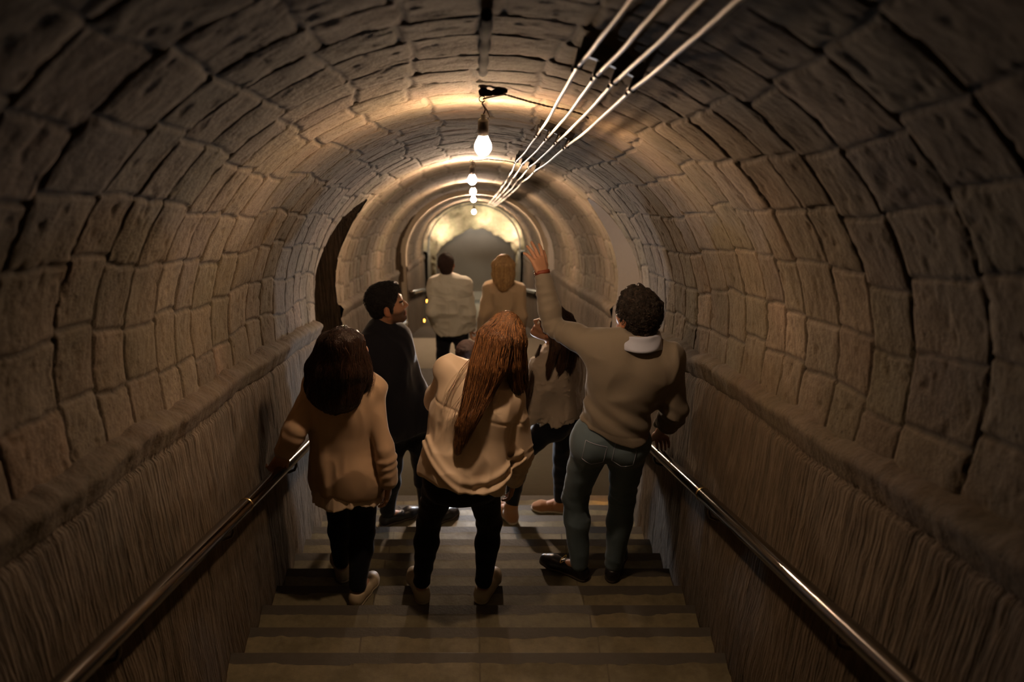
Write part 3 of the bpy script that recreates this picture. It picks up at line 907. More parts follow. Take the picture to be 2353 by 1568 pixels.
def hand_sdf(S, w, f, n, t, side_len=1.0, curls=(.3, .35, .4, .5), thumb=.4, spread=.12, s=1.0, fan=None, ta=.75):
    """w wrist, f finger direction, n palm normal, t thumb side"""
    f = nrm(f); n = nrm(n - f*(np.dot(n, f))); t0 = np.cross(f, n); t = t0 if np.dot(t0, t) > 0 else -t0
    kn = []
    for i in range(4):
        o = .030 - .0195*i
        k_ = w + (f*(.088 - .004*abs(i - 1)) + t*o - n*(.004 - .002*i))*s
        kn.append(k_)
        S.cap(w + (f*.005 + t*o*.55)*s, k_, .0125*s, .0112*s, k=.014*s)
    L = (.072, .080, .074, .058)
    for i in range(4):
        a = fan[i] if fan else spread*(1.5 - i); d = nrm(f*math.cos(a) + t*math.sin(a)); p = kn[i]; ang = curls[i]*.6
        for j, fr in enumerate((.46, .30, .24)):
            dd = nrm(d*math.cos(ang) + n*math.sin(ang)); q = p + dd*L[i]*fr*s
            S.cap(p, q, (.0092 - .001*j)*s, (.0086 - .001*j)*s, k=.0035*s); p = q; ang += curls[i]
    b0 = w + (f*.018 + t*.020 + n*.006)*s
    d1 = nrm(f*math.cos(ta) + t*math.sin(ta) + n*.25*thumb); b1 = b0 + d1*.042*s
    d2 = nrm(f*math.cos(ta-.3) + t*math.sin(ta-.3) + n*.6*thumb); b2 = b1 + d2*.034*s
    d3 = nrm(f*math.cos(ta-.45) + t*math.sin(ta-.45) + n*.9*thumb); b3 = b2 + d3*.027*s
    S.cap(b0, b1, .0155*s, .0125*s, k=.014*s); S.cap(b1, b2, .0112*s, .0100*s, k=.004*s); S.cap(b2, b3, .0102*s, .0085*s, k=.003*s)
    return S

def torso(S, J, e=0, g=1.0, w=1.0, hipw=1.0, glute=1.0):
    shL, shR, pel, nk = J['shL'], J['shR'], J['pel'], J['neck']
    mid = (shL+shR)/2; up = nrm(nk - pel); r = nrm((shR-shL) - up*np.dot(shR-shL, up)); f = np.cross(up, r); W = np.linalg.norm(shR-shL)/2
    Rm = np.stack([r, f, up], 1); J['f'], J['r'], J['u'], J['Rm'] = f, r, up, Rm
    S.cap(shL, shR, .056*g + e, k=.05)
    S.ell(mid - up*.10 + f*.012, A3((W+.015)*w + e, .108*g + e, .17 + e), Rm, k=.05)
    S.ell(mid*.42 + pel*.58, A3(.128*w*g + e, .100*g + e, .19 + e), Rm, k=.06)
    S.ell(pel + up*.01, A3(.150*hipw*g + e, .108*g + e, .12 + e), Rm, k=.06)
    for sx in (-1, 1): S.cap(nk + up*.015, mid + r*sx*W*.85 + up*.01, .040*g + e, .050*g + e, k=.04)
    for h in (J['hipL'], J['hipR']): S.ell(h - f*.045*glute + up*.02, A3(.082, .085, .095)*g*hipw + e, Rm, k=.04)
    for sx in (-1, 1): S.ell(mid + r*sx*W*.5 - f*.055 - up*.07, A3(.075*g + e, .045 + e, .09 + e), Rm, k=.05)
    return Rm

def arms(S, J, e=0, g=1.0, k=.03, sides='LR', end=1.0, kf=.02):
    for s_ in sides:
        sh, el, wr = J['sh'+s_], J['el'+s_], J['wr'+s_]
        wr = el + (wr-el)*end
        S.cap(sh, el, .053*g + e, .040*g + e, k=k)
        m = el*.68 + wr*.32
        S.cap(el, m, .039*g + e, .041*g + e, k=kf); S.cap(m, wr, .041*g + e, .0275*g + e, k=kf)

def legs(S, J, e=0, g=1.0, k=.04, end=1.0):
    for s_ in 'LR':
        h, kn, an = J['hip'+s_], J['kn'+s_], J['an'+s_]
        S.cap(h + (0, 0, .02), kn, .086*g + e, .055*g + e, k=k)
        an2 = kn + (an-kn)*end; m = kn*.68 + an*.32; back = nrm(A3(0, -1, 0))
        S.cap(kn, m, .053*g + e, .054*g + e, k=.025); S.cap(m + back*.008, an2, .052*g + e, .036*g + e, k=.025)

def fold_disp(amp, fr=(9, 9, 4), seed=0, fine=.35):
    def d(x, y, z):
        wx = x + .05*vn(x*5, y*5, z*5, seed+1); wz = z + .06*vn(x*4, y*4, z*4, seed+2)
        a = vn(wx*fr[0], y*fr[1], wz*fr[2], seed); b_ = vn(wx*fr[0]*2.3, y*fr[1]*2.3, wz*fr[2]*2.0, seed+5)
        ridge = (1 - np.abs(a)*2.2); ridge2 = 1 - np.abs(b_)*2
        return -amp*(ridge*.7 + ridge2*fine*.6)
    return d
def knit_disp(amp, axis_pts, seed=0, n=26):
    """sleeve creases: bunched rings near the elbow and wrist"""
    def d(x, y, z):
        o = 0
        for (a, b, rad, amp2) in axis_pts:
            ab = b - a; L = np.linalg.norm(ab); u = ab/L
            h = (x-a[0])*u[0] + (y-a[1])*u[1] + (z-a[2])*u[2]
            px_, py_, pz_ = x - a[0] - h*u[0], y - a[1] - h*u[1], z - a[2] - h*u[2]
            dist = np.sqrt(px_**2 + py_**2 + pz_**2)
            m = np.exp(-np.maximum(dist - rad, 0)**2/.0006)*((h > -.02) & (h < L + .02))
            o = o - amp2*m*np.sin(h*150 + 5*vn(x*12, y*12, z*12, seed))*np.clip(.5+vn(x*9, y*9, z*9, seed+3), 0, 1)
        return o
    return d

def shoe(base, parent, heel, toe, z, mat, solemat, laces=None, L=None, w=.038, h=.055, boot=0, ankle=None, name='shoe'):
    """heel and toe (x, y) on the ground plane at height z"""
    hd, td = A3(heel[0], heel[1], z), A3(toe[0], toe[1], z); f = nrm(td - hd); r = np.cross(f, (0, 0, 1)); ln = np.linalg.norm(td - hd)
    S = SDF()
    a = hd + f*.035 + (0, 0, .034); m = hd + f*ln*.45 + r*.003 + (0, 0, .030); b = hd + f*(ln*.72) + (0, 0, .026); c = hd + f*(ln - .035) + (0, 0, .022)
    S.cap(a, m, .036, .034, k=.02); S.cap(m, b, .034, .042, k=.02); S.cap(b, c, .042, .033, k=.02)
    ank = A3(*(ankle if ankle is not None else a + f*.02 + (0, 0, .05)))
    S.cap(a + (0, 0, .01), a*.3 + np.array([ank[0], ank[1], z + .06])*.7 , .034, .036, k=.02)
    S.cap(np.array([ank[0], ank[1], z + .06]), m + (0, 0, .012), .034, .030, k=.02)
    if boot: S.cap(np.array([ank[0], ank[1], z + .05]), np.array([ank[0], ank[1], z + .05 + boot]), .045, .047, k=.02)
    else: S.half(np.array([ank[0], ank[1], z + .075]), (0, 0, 1), k=.004)
    S.half((0, 0, z + .014), (0, 0, -1), k=.002)
    V, Q4 = S.mesh(.004); V = smooth_mesh(V, Q4, 1)
    o = mesh_np(name, V, Q4, mat, parent, base=base)
    S = SDF()
    for p0, p1, r0, r1 in ((a, m, .038, .036), (m, b, .036, .0445), (b, c, .0445, .036)):
        S.cap(p0*[1,1,0] + (0, 0, z + .012), p1*[1,1,0] + (0, 0, z + .012), r0, r1, k=.015)
    S.half((0, 0, z + .018), (0, 0, 1), k=.003); S.half((0, 0, z + .001), (0, 0, -1), k=.003)
    V, Q4 = S.mesh(.004); V = smooth_mesh(V, Q4, 1)
    so = mesh_np('sole', V, Q4, solemat, o); so.location = (0, 0, 0); 
    so.data.transform(Matrix.Translation([-float(q) for q in base]))
    if laces is not None:
        g = Geo(); c0 = hd + f*ln*.50 + (0, 0, .068)
        for sgn in (-1, 1):
            t = np.linspace(0, 1, 14)
            g.tube([c0 + r*sgn*(.028*math.sin(math.pi*u)) + f*(.02*u - .0) + (0, 0, .010*math.sin(math.pi*u)) + r*sgn*.012*math.sin(2*math.pi*u) for u in t], .0016, 6)
            g.tube([c0, c0 + r*sgn*.012 + f*.02*sgn + (0, 0, .002), c0 + r*sgn*.024 - (0, 0, .012)], .0015, 6)
        for q_ in range(4):
            y_ = ln*(.46 + .055*q_); hh = .068 - .006*q_
            g.tube([hd + f*y_ - r*.024 + (0, 0, hh - .014), hd + f*(y_+.01) + (0, 0, hh), hd + f*(y_+.02) + r*.024 + (0, 0, hh - .014)], .0016, 6)
        g.build('laces', laces, o, base=base)
    return o

def strands(guides, radii, n, seed, r0=.0016, rmin=.75, rmax=1.06, wave=.004, taper=.35, flatdir=None, nseg=18, clump=0, frizz=.0):
    """thin tapering tubes following interpolated guide bundles"""
    rg = np.random.default_rng(seed); g = Geo(); VV = []; QQ = []; TT = []; off = 0
    gs = []
    for gd in guides:
        gd = np.asarray(gd, float); s = np.concatenate([[0], np.cumsum(np.linalg.norm(np.diff(gd, axis=0), axis=1))]); s /= s[-1]
        u = np.linspace(0, 1, nseg)
        # smooth interpolation
        c = np.stack([np.interp(u, s, gd[:, k]) for k in range(3)], -1)
        for _ in range(2): c[1:-1] = (c[:-2] + 2*c[1:-1] + c[2:])/4
        gs.append(c)
    gr = [np.interp(np.linspace(0, 1, nseg), np.linspace(0, 1, len(r)), r) for r in radii]
    per = max(1, n//len(gs))
    ang = np.array([0, 2.094, 4.189])
    for gi, (c, rr) in enumerate(zip(gs, gr)):
        T = np.gradient(c, axis=0); T /= np.linalg.norm(T, axis=1)[:, None] + 1e-9
        ref = np.array([0, 1.0, 0.0]); N = np.cross(T, ref); N /= np.linalg.norm(N, axis=1)[:, None] + 1e-9; B = np.cross(T, N)
        for k in range(per):
            a = rg.uniform(0, 2*math.pi); q = rg.uniform(rmin, rmax); a2 = a + rg.normal(0, .25)
            aa = np.linspace(a, a2, nseg); ph = rg.uniform(0, 6.28); w = wave*rg.uniform(.3, 1.4)
            u = np.linspace(0, 1, nseg)
            qq = q + frizz*rg.normal()*u**2
            p = c + (rr*qq)[:, None]*(np.cos(aa)[:, None]*N + np.sin(aa)[:, None]*B)
            p = p + (w*u*np.sin(u*rg.uniform(5, 11) + ph))[:, None]*N + (w*u*np.cos(u*rg.uniform(5, 11) + ph))[:, None]*B
            ln = rg.uniform(.86, 1.0); m = nseg
            p = np.stack([np.interp(u*ln, u, p[:, d_]) for d_ in range(3)], -1)
            rad = r0*rg.uniform(.7, 1.3)*(1 - (1-taper)*u**2); rad[-1] *= .2
            ring = p[:, None] + rad[:, None, None]*(np.cos(ang)[None, :, None]*N[:, None] + np.sin(ang)[None, :, None]*B[:, None])
            VV.append(ring.reshape(-1, 3))
            i = np.arange(m-1)[:, None]*3 + np.arange(3)[None]; j = np.arange(m-1)[:, None]*3 + (np.arange(3)[None]+1) % 3
            QQ.append(np.stack([i, j, j+3, i+3], -1).reshape(-1, 4) + off); off += m*3
            TT.append(np.full(m*3, rg.random()))
    return np.concatenate(VV), np.concatenate(QQ), np.concatenate(TT)

def hair_obj(name, S, mat, parent, base, strand=None, h=.006, disp=None, it=1):
    V, Q4 = S.mesh(h, disp); V = smooth_mesh(V, Q4, it); T = np.full(len(V), .3)
    if strand:
        from mathutils.bvhtree import BVHTree
        bv = BVHTree.FromPolygons(V.tolist(), Q4.tolist()); rr = np.random.default_rng(3)
        for (v, q, t) in strand:
            v = v.copy(); cs_ = v.reshape(-1, 3, 3); cen = cs_.mean(1)
            for i_, p_ in enumerate(cen):
                hit = bv.find_nearest(Vector(p_))
                if hit[0] is None: continue
                nn_ = hit[1]; dd_ = (Vector(p_) - hit[0]).dot(nn_)
                if dd_ < .001 and dd_ > -.06:
                    cs_[i_] += np.array(hit[0] + nn_*(.0006 + .0022*((i_//18*7919) % 13)/13.)) - p_
            v = cs_.reshape(-1, 3)
            Q4 = np.concatenate([Q4, q + len(V)]); V = np.concatenate([V, v]); T = np.concatenate([T, t])
    return mesh_np(name, V, Q4, mat, parent, attrs=dict(tone=T), base=base)

def cap_hair(S, c, Rm, s=1.0, th=.012, front=.05, low=-.03, back=-.07, k=.01, vol=0):
    """hair cap over the cranium with the face cut free"""
    T = lambda x, y, z: c + Rm @ (A3(x, y, z)*s)
    S.ell(T(0, -.016, .038), (A3(.074, .094, .084) + th + vol)*s, Rm, k=k)
    S.ell(T(0, -.050, -.02), (A3(.062, .055, .06) + th)*s, Rm, k=.02)
    return S

def curls(c, Rm, s, n, seed, length=.022, r0=.0016, th=.012, zmin=-.05, yfront=.07, curl=.006, back_only=False):
    rg = np.random.default_rng(seed); VV = []; QQ = []; TT = []; off = 0; nseg = 7
    ang = np.array([0, 2.094, 4.189])
    cnt = 0
    while cnt < n:
        v = nrm(rg.normal(size=3)); p = v*(A3(.074, .094, .084) + th) + A3(0, -.016, .038)
        if p[2] < zmin + .02 and (p[1] > -.02): continue
        if p[2] < -.065: continue
        if p[1] > yfront and p[2] < .065: continue
        cnt += 1
        nr = nrm(v/(A3(.074, .094, .084)+th)); t1 = nrm(np.cross(nr, rg.normal(size=3))); t2 = np.cross(nr, t1)
        u = np.linspace(0, 1, nseg); L = length*rg.uniform(.6, 1.2); cr = curl*rg.uniform(.5, 1.3); tw = rg.uniform(3, 7)
        pts = p + np.outer(u*L*.55, nr) + np.outer(u*L*.7, t1) + cr*(np.outer(np.sin(u*tw), t2) + np.outer(1-np.cos(u*tw), t1)*.6) - np.outer(u**2*L*.3, nr)
        pts = c + (pts*s) @ Rm.T; N = Rm @ t2; B = Rm @ nr
        rad = r0*(1 - .6*u)
        ring = pts[:, None] + rad[:, None, None]*(np.cos(ang)[None, :, None]*N + np.sin(ang)[None, :, None]*B)
        VV.append(ring.reshape(-1, 3)); i = np.arange(nseg-1)[:, None]*3 + np.arange(3)[None]; j = np.arange(nseg-1)[:, None]*3 + (np.arange(3)[None]+1) % 3
        QQ.append(np.stack([i, j, j+3, i+3], -1).reshape(-1, 4) + off); off += nseg*3; TT.append(np.full(nseg*3, rg.random()))
    return np.concatenate(VV), np.concatenate(QQ), np.concatenate(TT)

def body_mesh(J, parent, base, g=1.0, male=True, hs=1.0, hands=None, beard=False, res=.009, hres=.0042, fine=True):
    """one skin surface: trunk and limbs, refined head and refined hands"""
    c, Rm = J['head'], J['headR']
    def full(S):
        torso(S, J, -.008, g, hipw=.95); arms(S, J, -.005, g*.95); legs(S, J, -.010, g*.95)
        nk = J['neck']; S.cap(nk - (0, 0, .03), c + Rm @ A3(0, -.018, -.055)*hs, .060*g*(1 if male else .86), .052*g*(1 if male else .86), k=.03)
        for s_ in 'LR':
            an = J['an'+s_]; S.cap(an, an + J['ft'+s_]*.10 - (0, 0, .045), .030, .022, k=.02)
        Hh = head_sdf(c, Rm, hs, male); S.p += Hh.p
        for s_ in 'LR':
            if hands and hands.get(s_): hand_sdf(S, J['wr'+s_], **hands[s_])
        return S
    parts = []
    S = full(SDF())
    lo_, hi_ = c - .175*hs, c + .17*hs
    zneck = J['neck'][2] + .01
    # coarse body, then the same surface finer round the head and the hands
    V, Q4 = S.mesh(res)
    keep = np.ones(len(V), bool)
    hb = (V[:, 2] > zneck + .035) & (np.linalg.norm(V - c, axis=1) < .26)
    keep &= ~hb
    hz = []
    for s_ in 'LR':
        if hands and hands.get(s_):
            w = J['wr'+s_]; f = nrm(hands[s_]['f']); hz.append((w, f))
            keep &= ~((((V - w) @ f) > .0) & (np.linalg.norm(V - w, axis=1) < .24))
    Q4 = Q4[keep[Q4].all(1)]
    parts.append((V, Q4))
    V, Q4 = S.mesh(hres, lo=np.array([lo_[0], lo_[1], zneck + .0]), hi=hi_ + .02)
    k2 = V[:, 2] > zneck + .012
    V = smooth_mesh(V, Q4, 1, .35); parts.append((V, Q4[k2[Q4].all(1)]))
    for (w, f) in hz:
        V, Q4 = S.mesh(.0034, lo=w + f*.09 - .145, hi=w + f*.09 + .145)
        k2 = (((V - w) @ f) > -.02) & (np.linalg.norm(V - w, axis=1) < .235)
        edge = np.all((V > w + f*.09 - .138) & (V < w + f*.09 + .138), axis=1)
        parts.append((V, Q4[(k2 & edge)[Q4].all(1)]))
    V, Q4 = join(parts)
    # drop unused verts
    used = np.zeros(len(V), bool); used[Q4.ravel()] = True; mp = np.cumsum(used) - 1; V = V[used]; Q4 = mp[Q4]
    L = (V - c) @ Rm / hs
    col = np.tile(SK, (len(V), 1))*(.96 + .08*vn(V[:, 0]*30, V[:, 1]*30, V[:, 2]*30, 5)[:, None])
    hd = np.linalg.norm(L, axis=1) < .2
    lips = hd & (np.abs(L[:, 0]) < .024) & (L[:, 1] > .082) & (L[:, 2] < -.056) & (L[:, 2] > -.084)
    col[lips] = col[lips]*[.85, .55, .55]
    red = hd & (np.abs(L[:, 0]) > .07) & (L[:, 1] < .02); col[red] *= [1.0, .82, .75]
    if beard:
        bz = np.clip((-.030 - L[:, 2] + .25*(np.clip(.055 - L[:, 1], 0, 1)))/.02, 0, 1)*np.clip((L[:, 1] + .005)/.02, 0, 1)*hd*(L[:, 2] > -.135)
        cheek = (np.abs(L[:, 0]) < .03) & (L[:, 2] > -.05) & (L[:, 1] > .075)
        bz = np.where(cheek & (L[:, 2] > -.052), 0, bz)*np.where(lips, .1, 1)
        col = col*(1 - .72*bz[:, None])
    brow = hd & (np.abs(np.abs(L[:, 0]) - .032) < .021) & (L[:, 1] > .068) & (np.abs(L[:, 2] - .0225 + .12*(np.abs(np.abs(L[:, 0]) - .028))) < .0055)
    col[brow] = [.035, .022, .016]
    return mesh_np('body', V, Q4, MP['skin'], parent, attrs=dict(Col=col), base=base)

def eyes(J, parent, base, hs=1.0, look=0):
    c, Rm = J['head'], J['headR']
    for sx in (-1, 1):
        g = Geo(); p = c + Rm @ (A3(sx*.031, .0800, -.0015)*hs); ax = nrm(Rm @ A3(look, 1, 0))
        g.lathe([(.0005, .0122), (.004, .0116), (.0085, .0088), (.0115, .004), (.012, 0)], p, ax, 14)
        o = g.build('eye', MP['eye'], parent, base=base)
        g = Geo(); g.lathe([(.0005, .0130), (.004, .0122), (.0056, .0112), (.006, .0100)], p, ax, 14); g.build('iris', MP['iris'], o, base=base)

def scalp(c, Rm, s, n, seed, th=.017, part=(.0, .03), end=1.9, r0=.0016, front=.9, wave=.06):
    """strands lying on the cap from a parting line back and down over the skull"""
    rg = np.random.default_rng(seed); VV = []; QQ = []; TT = []; off = 0; ns = 14
    ang = np.array([0, 2.094, 4.189]); rad3 = A3(.074, .094, .084) + th; cen = A3(0, -.016, .038)
    for k in range(n):
        sx = 1 if rg.random() < .5 else -1
        y0 = rg.uniform(-.075, .075)
        p0 = A3(part[0] + sx*.002, y0, 0); q = p0/rad3; q[2] = math.sqrt(max(0, 1 - q[0]**2 - q[1]**2)); q = nrm(q)
        phi = rg.uniform(-.5*math.pi + .0, front) + 0                     # azimuth of the foot of the strand
        tgt = nrm(A3(sx*math.cos(phi), math.sin(phi)*1.0, rg.uniform(-1.1, -.5)))
        u = np.linspace(0, 1, ns); om = math.acos(np.clip(q @ tgt, -1, 1)); 
        if om < .2: continue
        w = (np.sin((1-u)*om)[:, None]*q + np.sin(u*om)[:, None]*tgt)/math.sin(om)
        w += wave*np.sin(u*5 + rg.uniform(0, 6))[:, None]*rg.normal(size=3)*u[:, None]*.5
        w /= np.linalg.norm(w, axis=1)[:, None]
        P_ = w*rad3*(1 + rg.uniform(-.01, .035)) + cen
        m = (P_[:, 1] > .082) & (P_[:, 2] < .07)
        if m.any():
            kx = int(np.argmax(m)); 
            if kx < 5: continue
            P_ = P_[:kx]
        nn = len(P_); P_ = c + (P_*s) @ Rm.T; Nn = w[:nn] @ Rm.T; T_ = np.gradient(P_, axis=0); T_ /= np.linalg.norm(T_, axis=1)[:, None] + 1e-9; B = np.cross(T_, Nn)
        rad = np.full(nn, r0*rg.uniform(.7, 1.3)); rad[-1] *= .3; rad[0] *= .5
        ring = P_[:, None] + rad[:, None, None]*(np.cos(ang)[None, :, None]*Nn[:, None] + np.sin(ang)[None, :, None]*B[:, None])
        VV.append(ring.reshape(-1, 3)); i = np.arange(nn-1)[:, None]*3 + np.arange(3)[None]; j = np.arange(nn-1)[:, None]*3 + (np.arange(3)[None]+1) % 3
        QQ.append(np.stack([i, j, j+3, i+3], -1).reshape(-1, 4) + off); off += nn*3; TT.append(np.full(nn*3, rg.random()))
    return np.concatenate(VV), np.concatenate(QQ), np.concatenate(TT)
# ================================================================== the group
def headR(yaw, pitch=0, roll=0):
    """yaw > 0 turns to the person's left when facing +Y; pitch > 0 looks up; roll > 0 tips towards their right"""
    y, p, r = map(math.radians, (yaw, pitch, roll))
    Rz = np.array([[math.cos(y), -math.sin(y), 0], [math.sin(y), math.cos(y), 0], [0, 0, 1]])
    Rx = np.array([[1, 0, 0], [0, math.cos(p), -math.sin(p)], [0, math.sin(p), math.cos(p)]])
    Ry = np.array([[math.cos(r), 0, math.sin(r)], [0, 1, 0], [-math.sin(r), 0, math.cos(r)]])
    return Rz @ Rx @ Ry

def mk(zf, spec):
    J = {}
    for k, v in spec.items():
        if k.startswith('ft'): J[k] = nrm(A3(v[0], v[1], 0))
        else: J[k] = Q(v[0], (v[3] if len(v) > 3 else zf) + v[1], v[2])
    return J
DBG = []
def report(name, J):
    for a, b in (('shL', 'elL'), ('elL', 'wrL'), ('shR', 'elR'), ('elR', 'wrR'), ('hipL', 'knL'), ('knL', 'anL'), ('hipR', 'knR'), ('knR', 'anR')):
        DBG.append('%s %s-%s %.2f' % (name, a, b, np.linalg.norm(J[a]-J[b])))

def person(loc, label):
    e = empty('person', loc); tag(e, label, 'person'); return e, np.array(e.location)

def put(name, S, mat, parent, base, h=.0065, disp=None, it=1):
    V, Q4 = S.mesh(h, disp); V = smooth_mesh(V, Q4, it, .4)
    return mesh_np(name, V, Q4, mat, parent, base=base)

def trousers(J, mat, parent, base, g=1.0, e=.012, top=.10, hipw=1.0, cuff=.0, glute=1.0, name='trousers', disp=None, end=.93):
    S = SDF(); f, r, up = J['f'], J['r'], J['u']
    S.ell(J['pel'] + up*.0, A3(.150*hipw*g + e, .108*g + e, .13 + e), J['Rm'], k=.05)
    for h in (J['hipL'], J['hipR']): S.ell(h - f*.045*glute + up*.01, A3(.084, .088, .10)*g*hipw + e, J['Rm'], k=.05)
    legs(S, J, e, g, .05, end)
    S.half(J['pel'] + up*top, up, k=.006)
    return put(name, S, mat, parent, base, .0075, disp or fold_disp(.005, (7, 7, 13), 3), 1)

def std_shoes(J, zf, parent, base, mat, solemat, laces=None, L=.27, zL=None, zR=None, boot=0):
    out = []
    for s_, z in (('L', zL if zL is not None else zf), ('R', zR if zR is not None else zf)):
        an = J['an'+s_]; f = J['ft'+s_]
        heel = an[:2] - f[:2]*.055; toe = heel + f[:2]*L
        out.append(shoe(base, parent, heel, toe, z, mat, solemat, laces, ankle=an, boot=boot))
    return out

relaxed = dict(curls=(.25, .35, .42, .5), thumb=.3, spread=.05)

# ---------------------------------------------------------------- 1. woman on the left, dark hair, cream shirt
def woman_left():
    zl, zr = Z0 - RIS*4, Z0 - RIS*3
    J = mk(zl, dict(pel=(803, .93, 4.22), neck=(797, 1.41, 4.25), shL=(727, 1.335, 4.24), shR=(850, 1.335, 4.22),
        elL=(682, 1.20, 4.12), wrL=(650, 1.05, 4.12), elR=(882, 1.09, 4.12), wrR=(893, .885, 4.10),
        hipL=(775, .87, 4.27), hipR=(832, .87, 4.19), knL=(780, .47, 4.38), knR=(833, .52, 4.20), anL=(785, .085, 4.42), anR=(822, .255, 4.075), ftL=(-.28, 1), ftR=(.42, 1)))
    e, b = person((J['pel'][0], 4.25, zl), 'person with long dark hair in a long cream shirt, hand on the left handrail')
    J['head'] = P(797, 806, 4.27); J['headR'] = headR(-38, 30, 4)
    report('F1', J)
    hands = dict(L=dict(f=(-.42, -.15, -.8), n=(-.5, .55, -.5), t=(.6, .5, 0), curls=(.5, .6, .65, .7), thumb=.6, spread=.05, s=.92),
                 R=dict(f=(-.10, .05, -1), n=(-1, .1, 0), t=(0, 1, 0), s=.95, **relaxed))
    body_mesh(J, e, b, .86, False, .93, hands); eyes(J, e, b, .93)
    # shirt
    S = SDF(); torso(S, J, .018, .88, 1.0); f, r, up = J['f'], J['r'], J['u']
    mid = (J['shL']+J['shR'])/2
    S.cap(mid - up*.18 - f*.012, J['pel'] - up*.04 - f*.02, .138, .158, k=.08, flat=(f, .82))
    S.cap(J['pel'] - f*.02, J['pel'] - up*.10 - f*.03, .156, .160, k=.05, flat=(f, .90))
    S.half(J['pel'] - up*.100, -up, k=.004, amp=.013, freq=26, seed=1)
    arms(S, J, .012, .88, .014, end=.86, kf=.005)
    for s_ in 'LR': S.cap(J['el'+s_]*.4 + J['wr'+s_]*.6, J['el'+s_]*.14 + J['wr'+s_]*.86, .036, .033, k=.005)
    S.half(J['wrL'] + nrm(J['wrL']-J['elL'])*.012, nrm(J['wrL']-J['elL']), k=.003, lo=None) if False else None
    d1 = fold_disp(.018, (9, 9, 2.6), 11)
    d2 = knit_disp(0, [(J['elR'], J['wrR'], .05, .0028), (J['elL'], J['wrL'], .05, .003)], 2)
    sh = put('shirt', S, MP['peach'], e, b, .006, lambda x, y, z: d1(x, y, z) + d2(x, y, z))
    S = SDF()   # lighter hem frill below the band
    S.cap(J['pel'] - up*.06 - f*.02, J['pel'] - up*.17 - f*.03, .158, .172, k=.02, flat=(f, .92))
    S.half(J['pel'] - up*.088, up, k=.004, amp=.010, freq=24, seed=1); S.half(J['pel'] - up*.148, -up, k=.004, amp=.020, freq=22, seed=3)
    put('hem_frill', S, MP['cream'], sh, b, .005, fold_disp(.012, (22, 22, 2), 4))
    bpy.data.objects[-1] if False else None
    trousers(J, MP['black'], e, b, .84, .012, .05, 1.0)
    S = SDF()
    std_shoes(J, zl, e, b, MP['shoecream'], MP['solecream'], None, .245, zl, zr)
    # hair: heavy curtain falling from the tilted head
    c, Rm = J['head'], J['headR']
    S = SDF(); cap_hair(S, c, Rm, .95, .016)
    crown_ = c + Rm @ A3(.0, -.03, .125)
    gd, rd = [], []
    for k, (x0, x1, x2, yb, yd) in enumerate([(752, 724, 722, 915, 4.17), (768, 742, 732, 935, 4.13), (778, 757, 750, 945, 4.11), (786, 775, 770, 948, 4.10), (797, 795, 790, 945, 4.10), (808, 813, 808, 938, 4.12), (815, 828, 828, 905, 4.16)]):
        gd.append([crown_*.6 + P(x0, 757, yd+.07)*.4, P(x0, 785, yd), P(x1, 850, yd - .01), P(x2, yb-28, yd), P(x2+2, yb, yd+.03)]); rd.append([.018, .036, .042, .038, .022])
        S.chain(gd[-1], rd[-1], k=.035)
    st = strands(gd, rd, 1500, 5, .0015, .86, 1.10, .004, .5)
    g2 = [[P(822, 770, 4.24), P(842, 820, 4.22), P(852, 870, 4.17), P(846, 915, 4.12)], [P(818, 780, 4.22), P(832, 850, 4.15), P(828, 900, 4.08), P(818, 938, 4.06)]]
    st2 = strands(g2, [[.01, .014, .014, .006]]*2, 160, 6, .0010, .2, 1.2, .012, .3)
    hair_obj('hair', S, MP['h_dark'], e, b, [st, st2, scalp(c, Rm, .95, 700, 41, .020)], .006, lambda x, y, z: -.005*vn(x*70, y*70, z*7, 3) - .003*vn(x*150, y*150, z*14, 4))
    return e

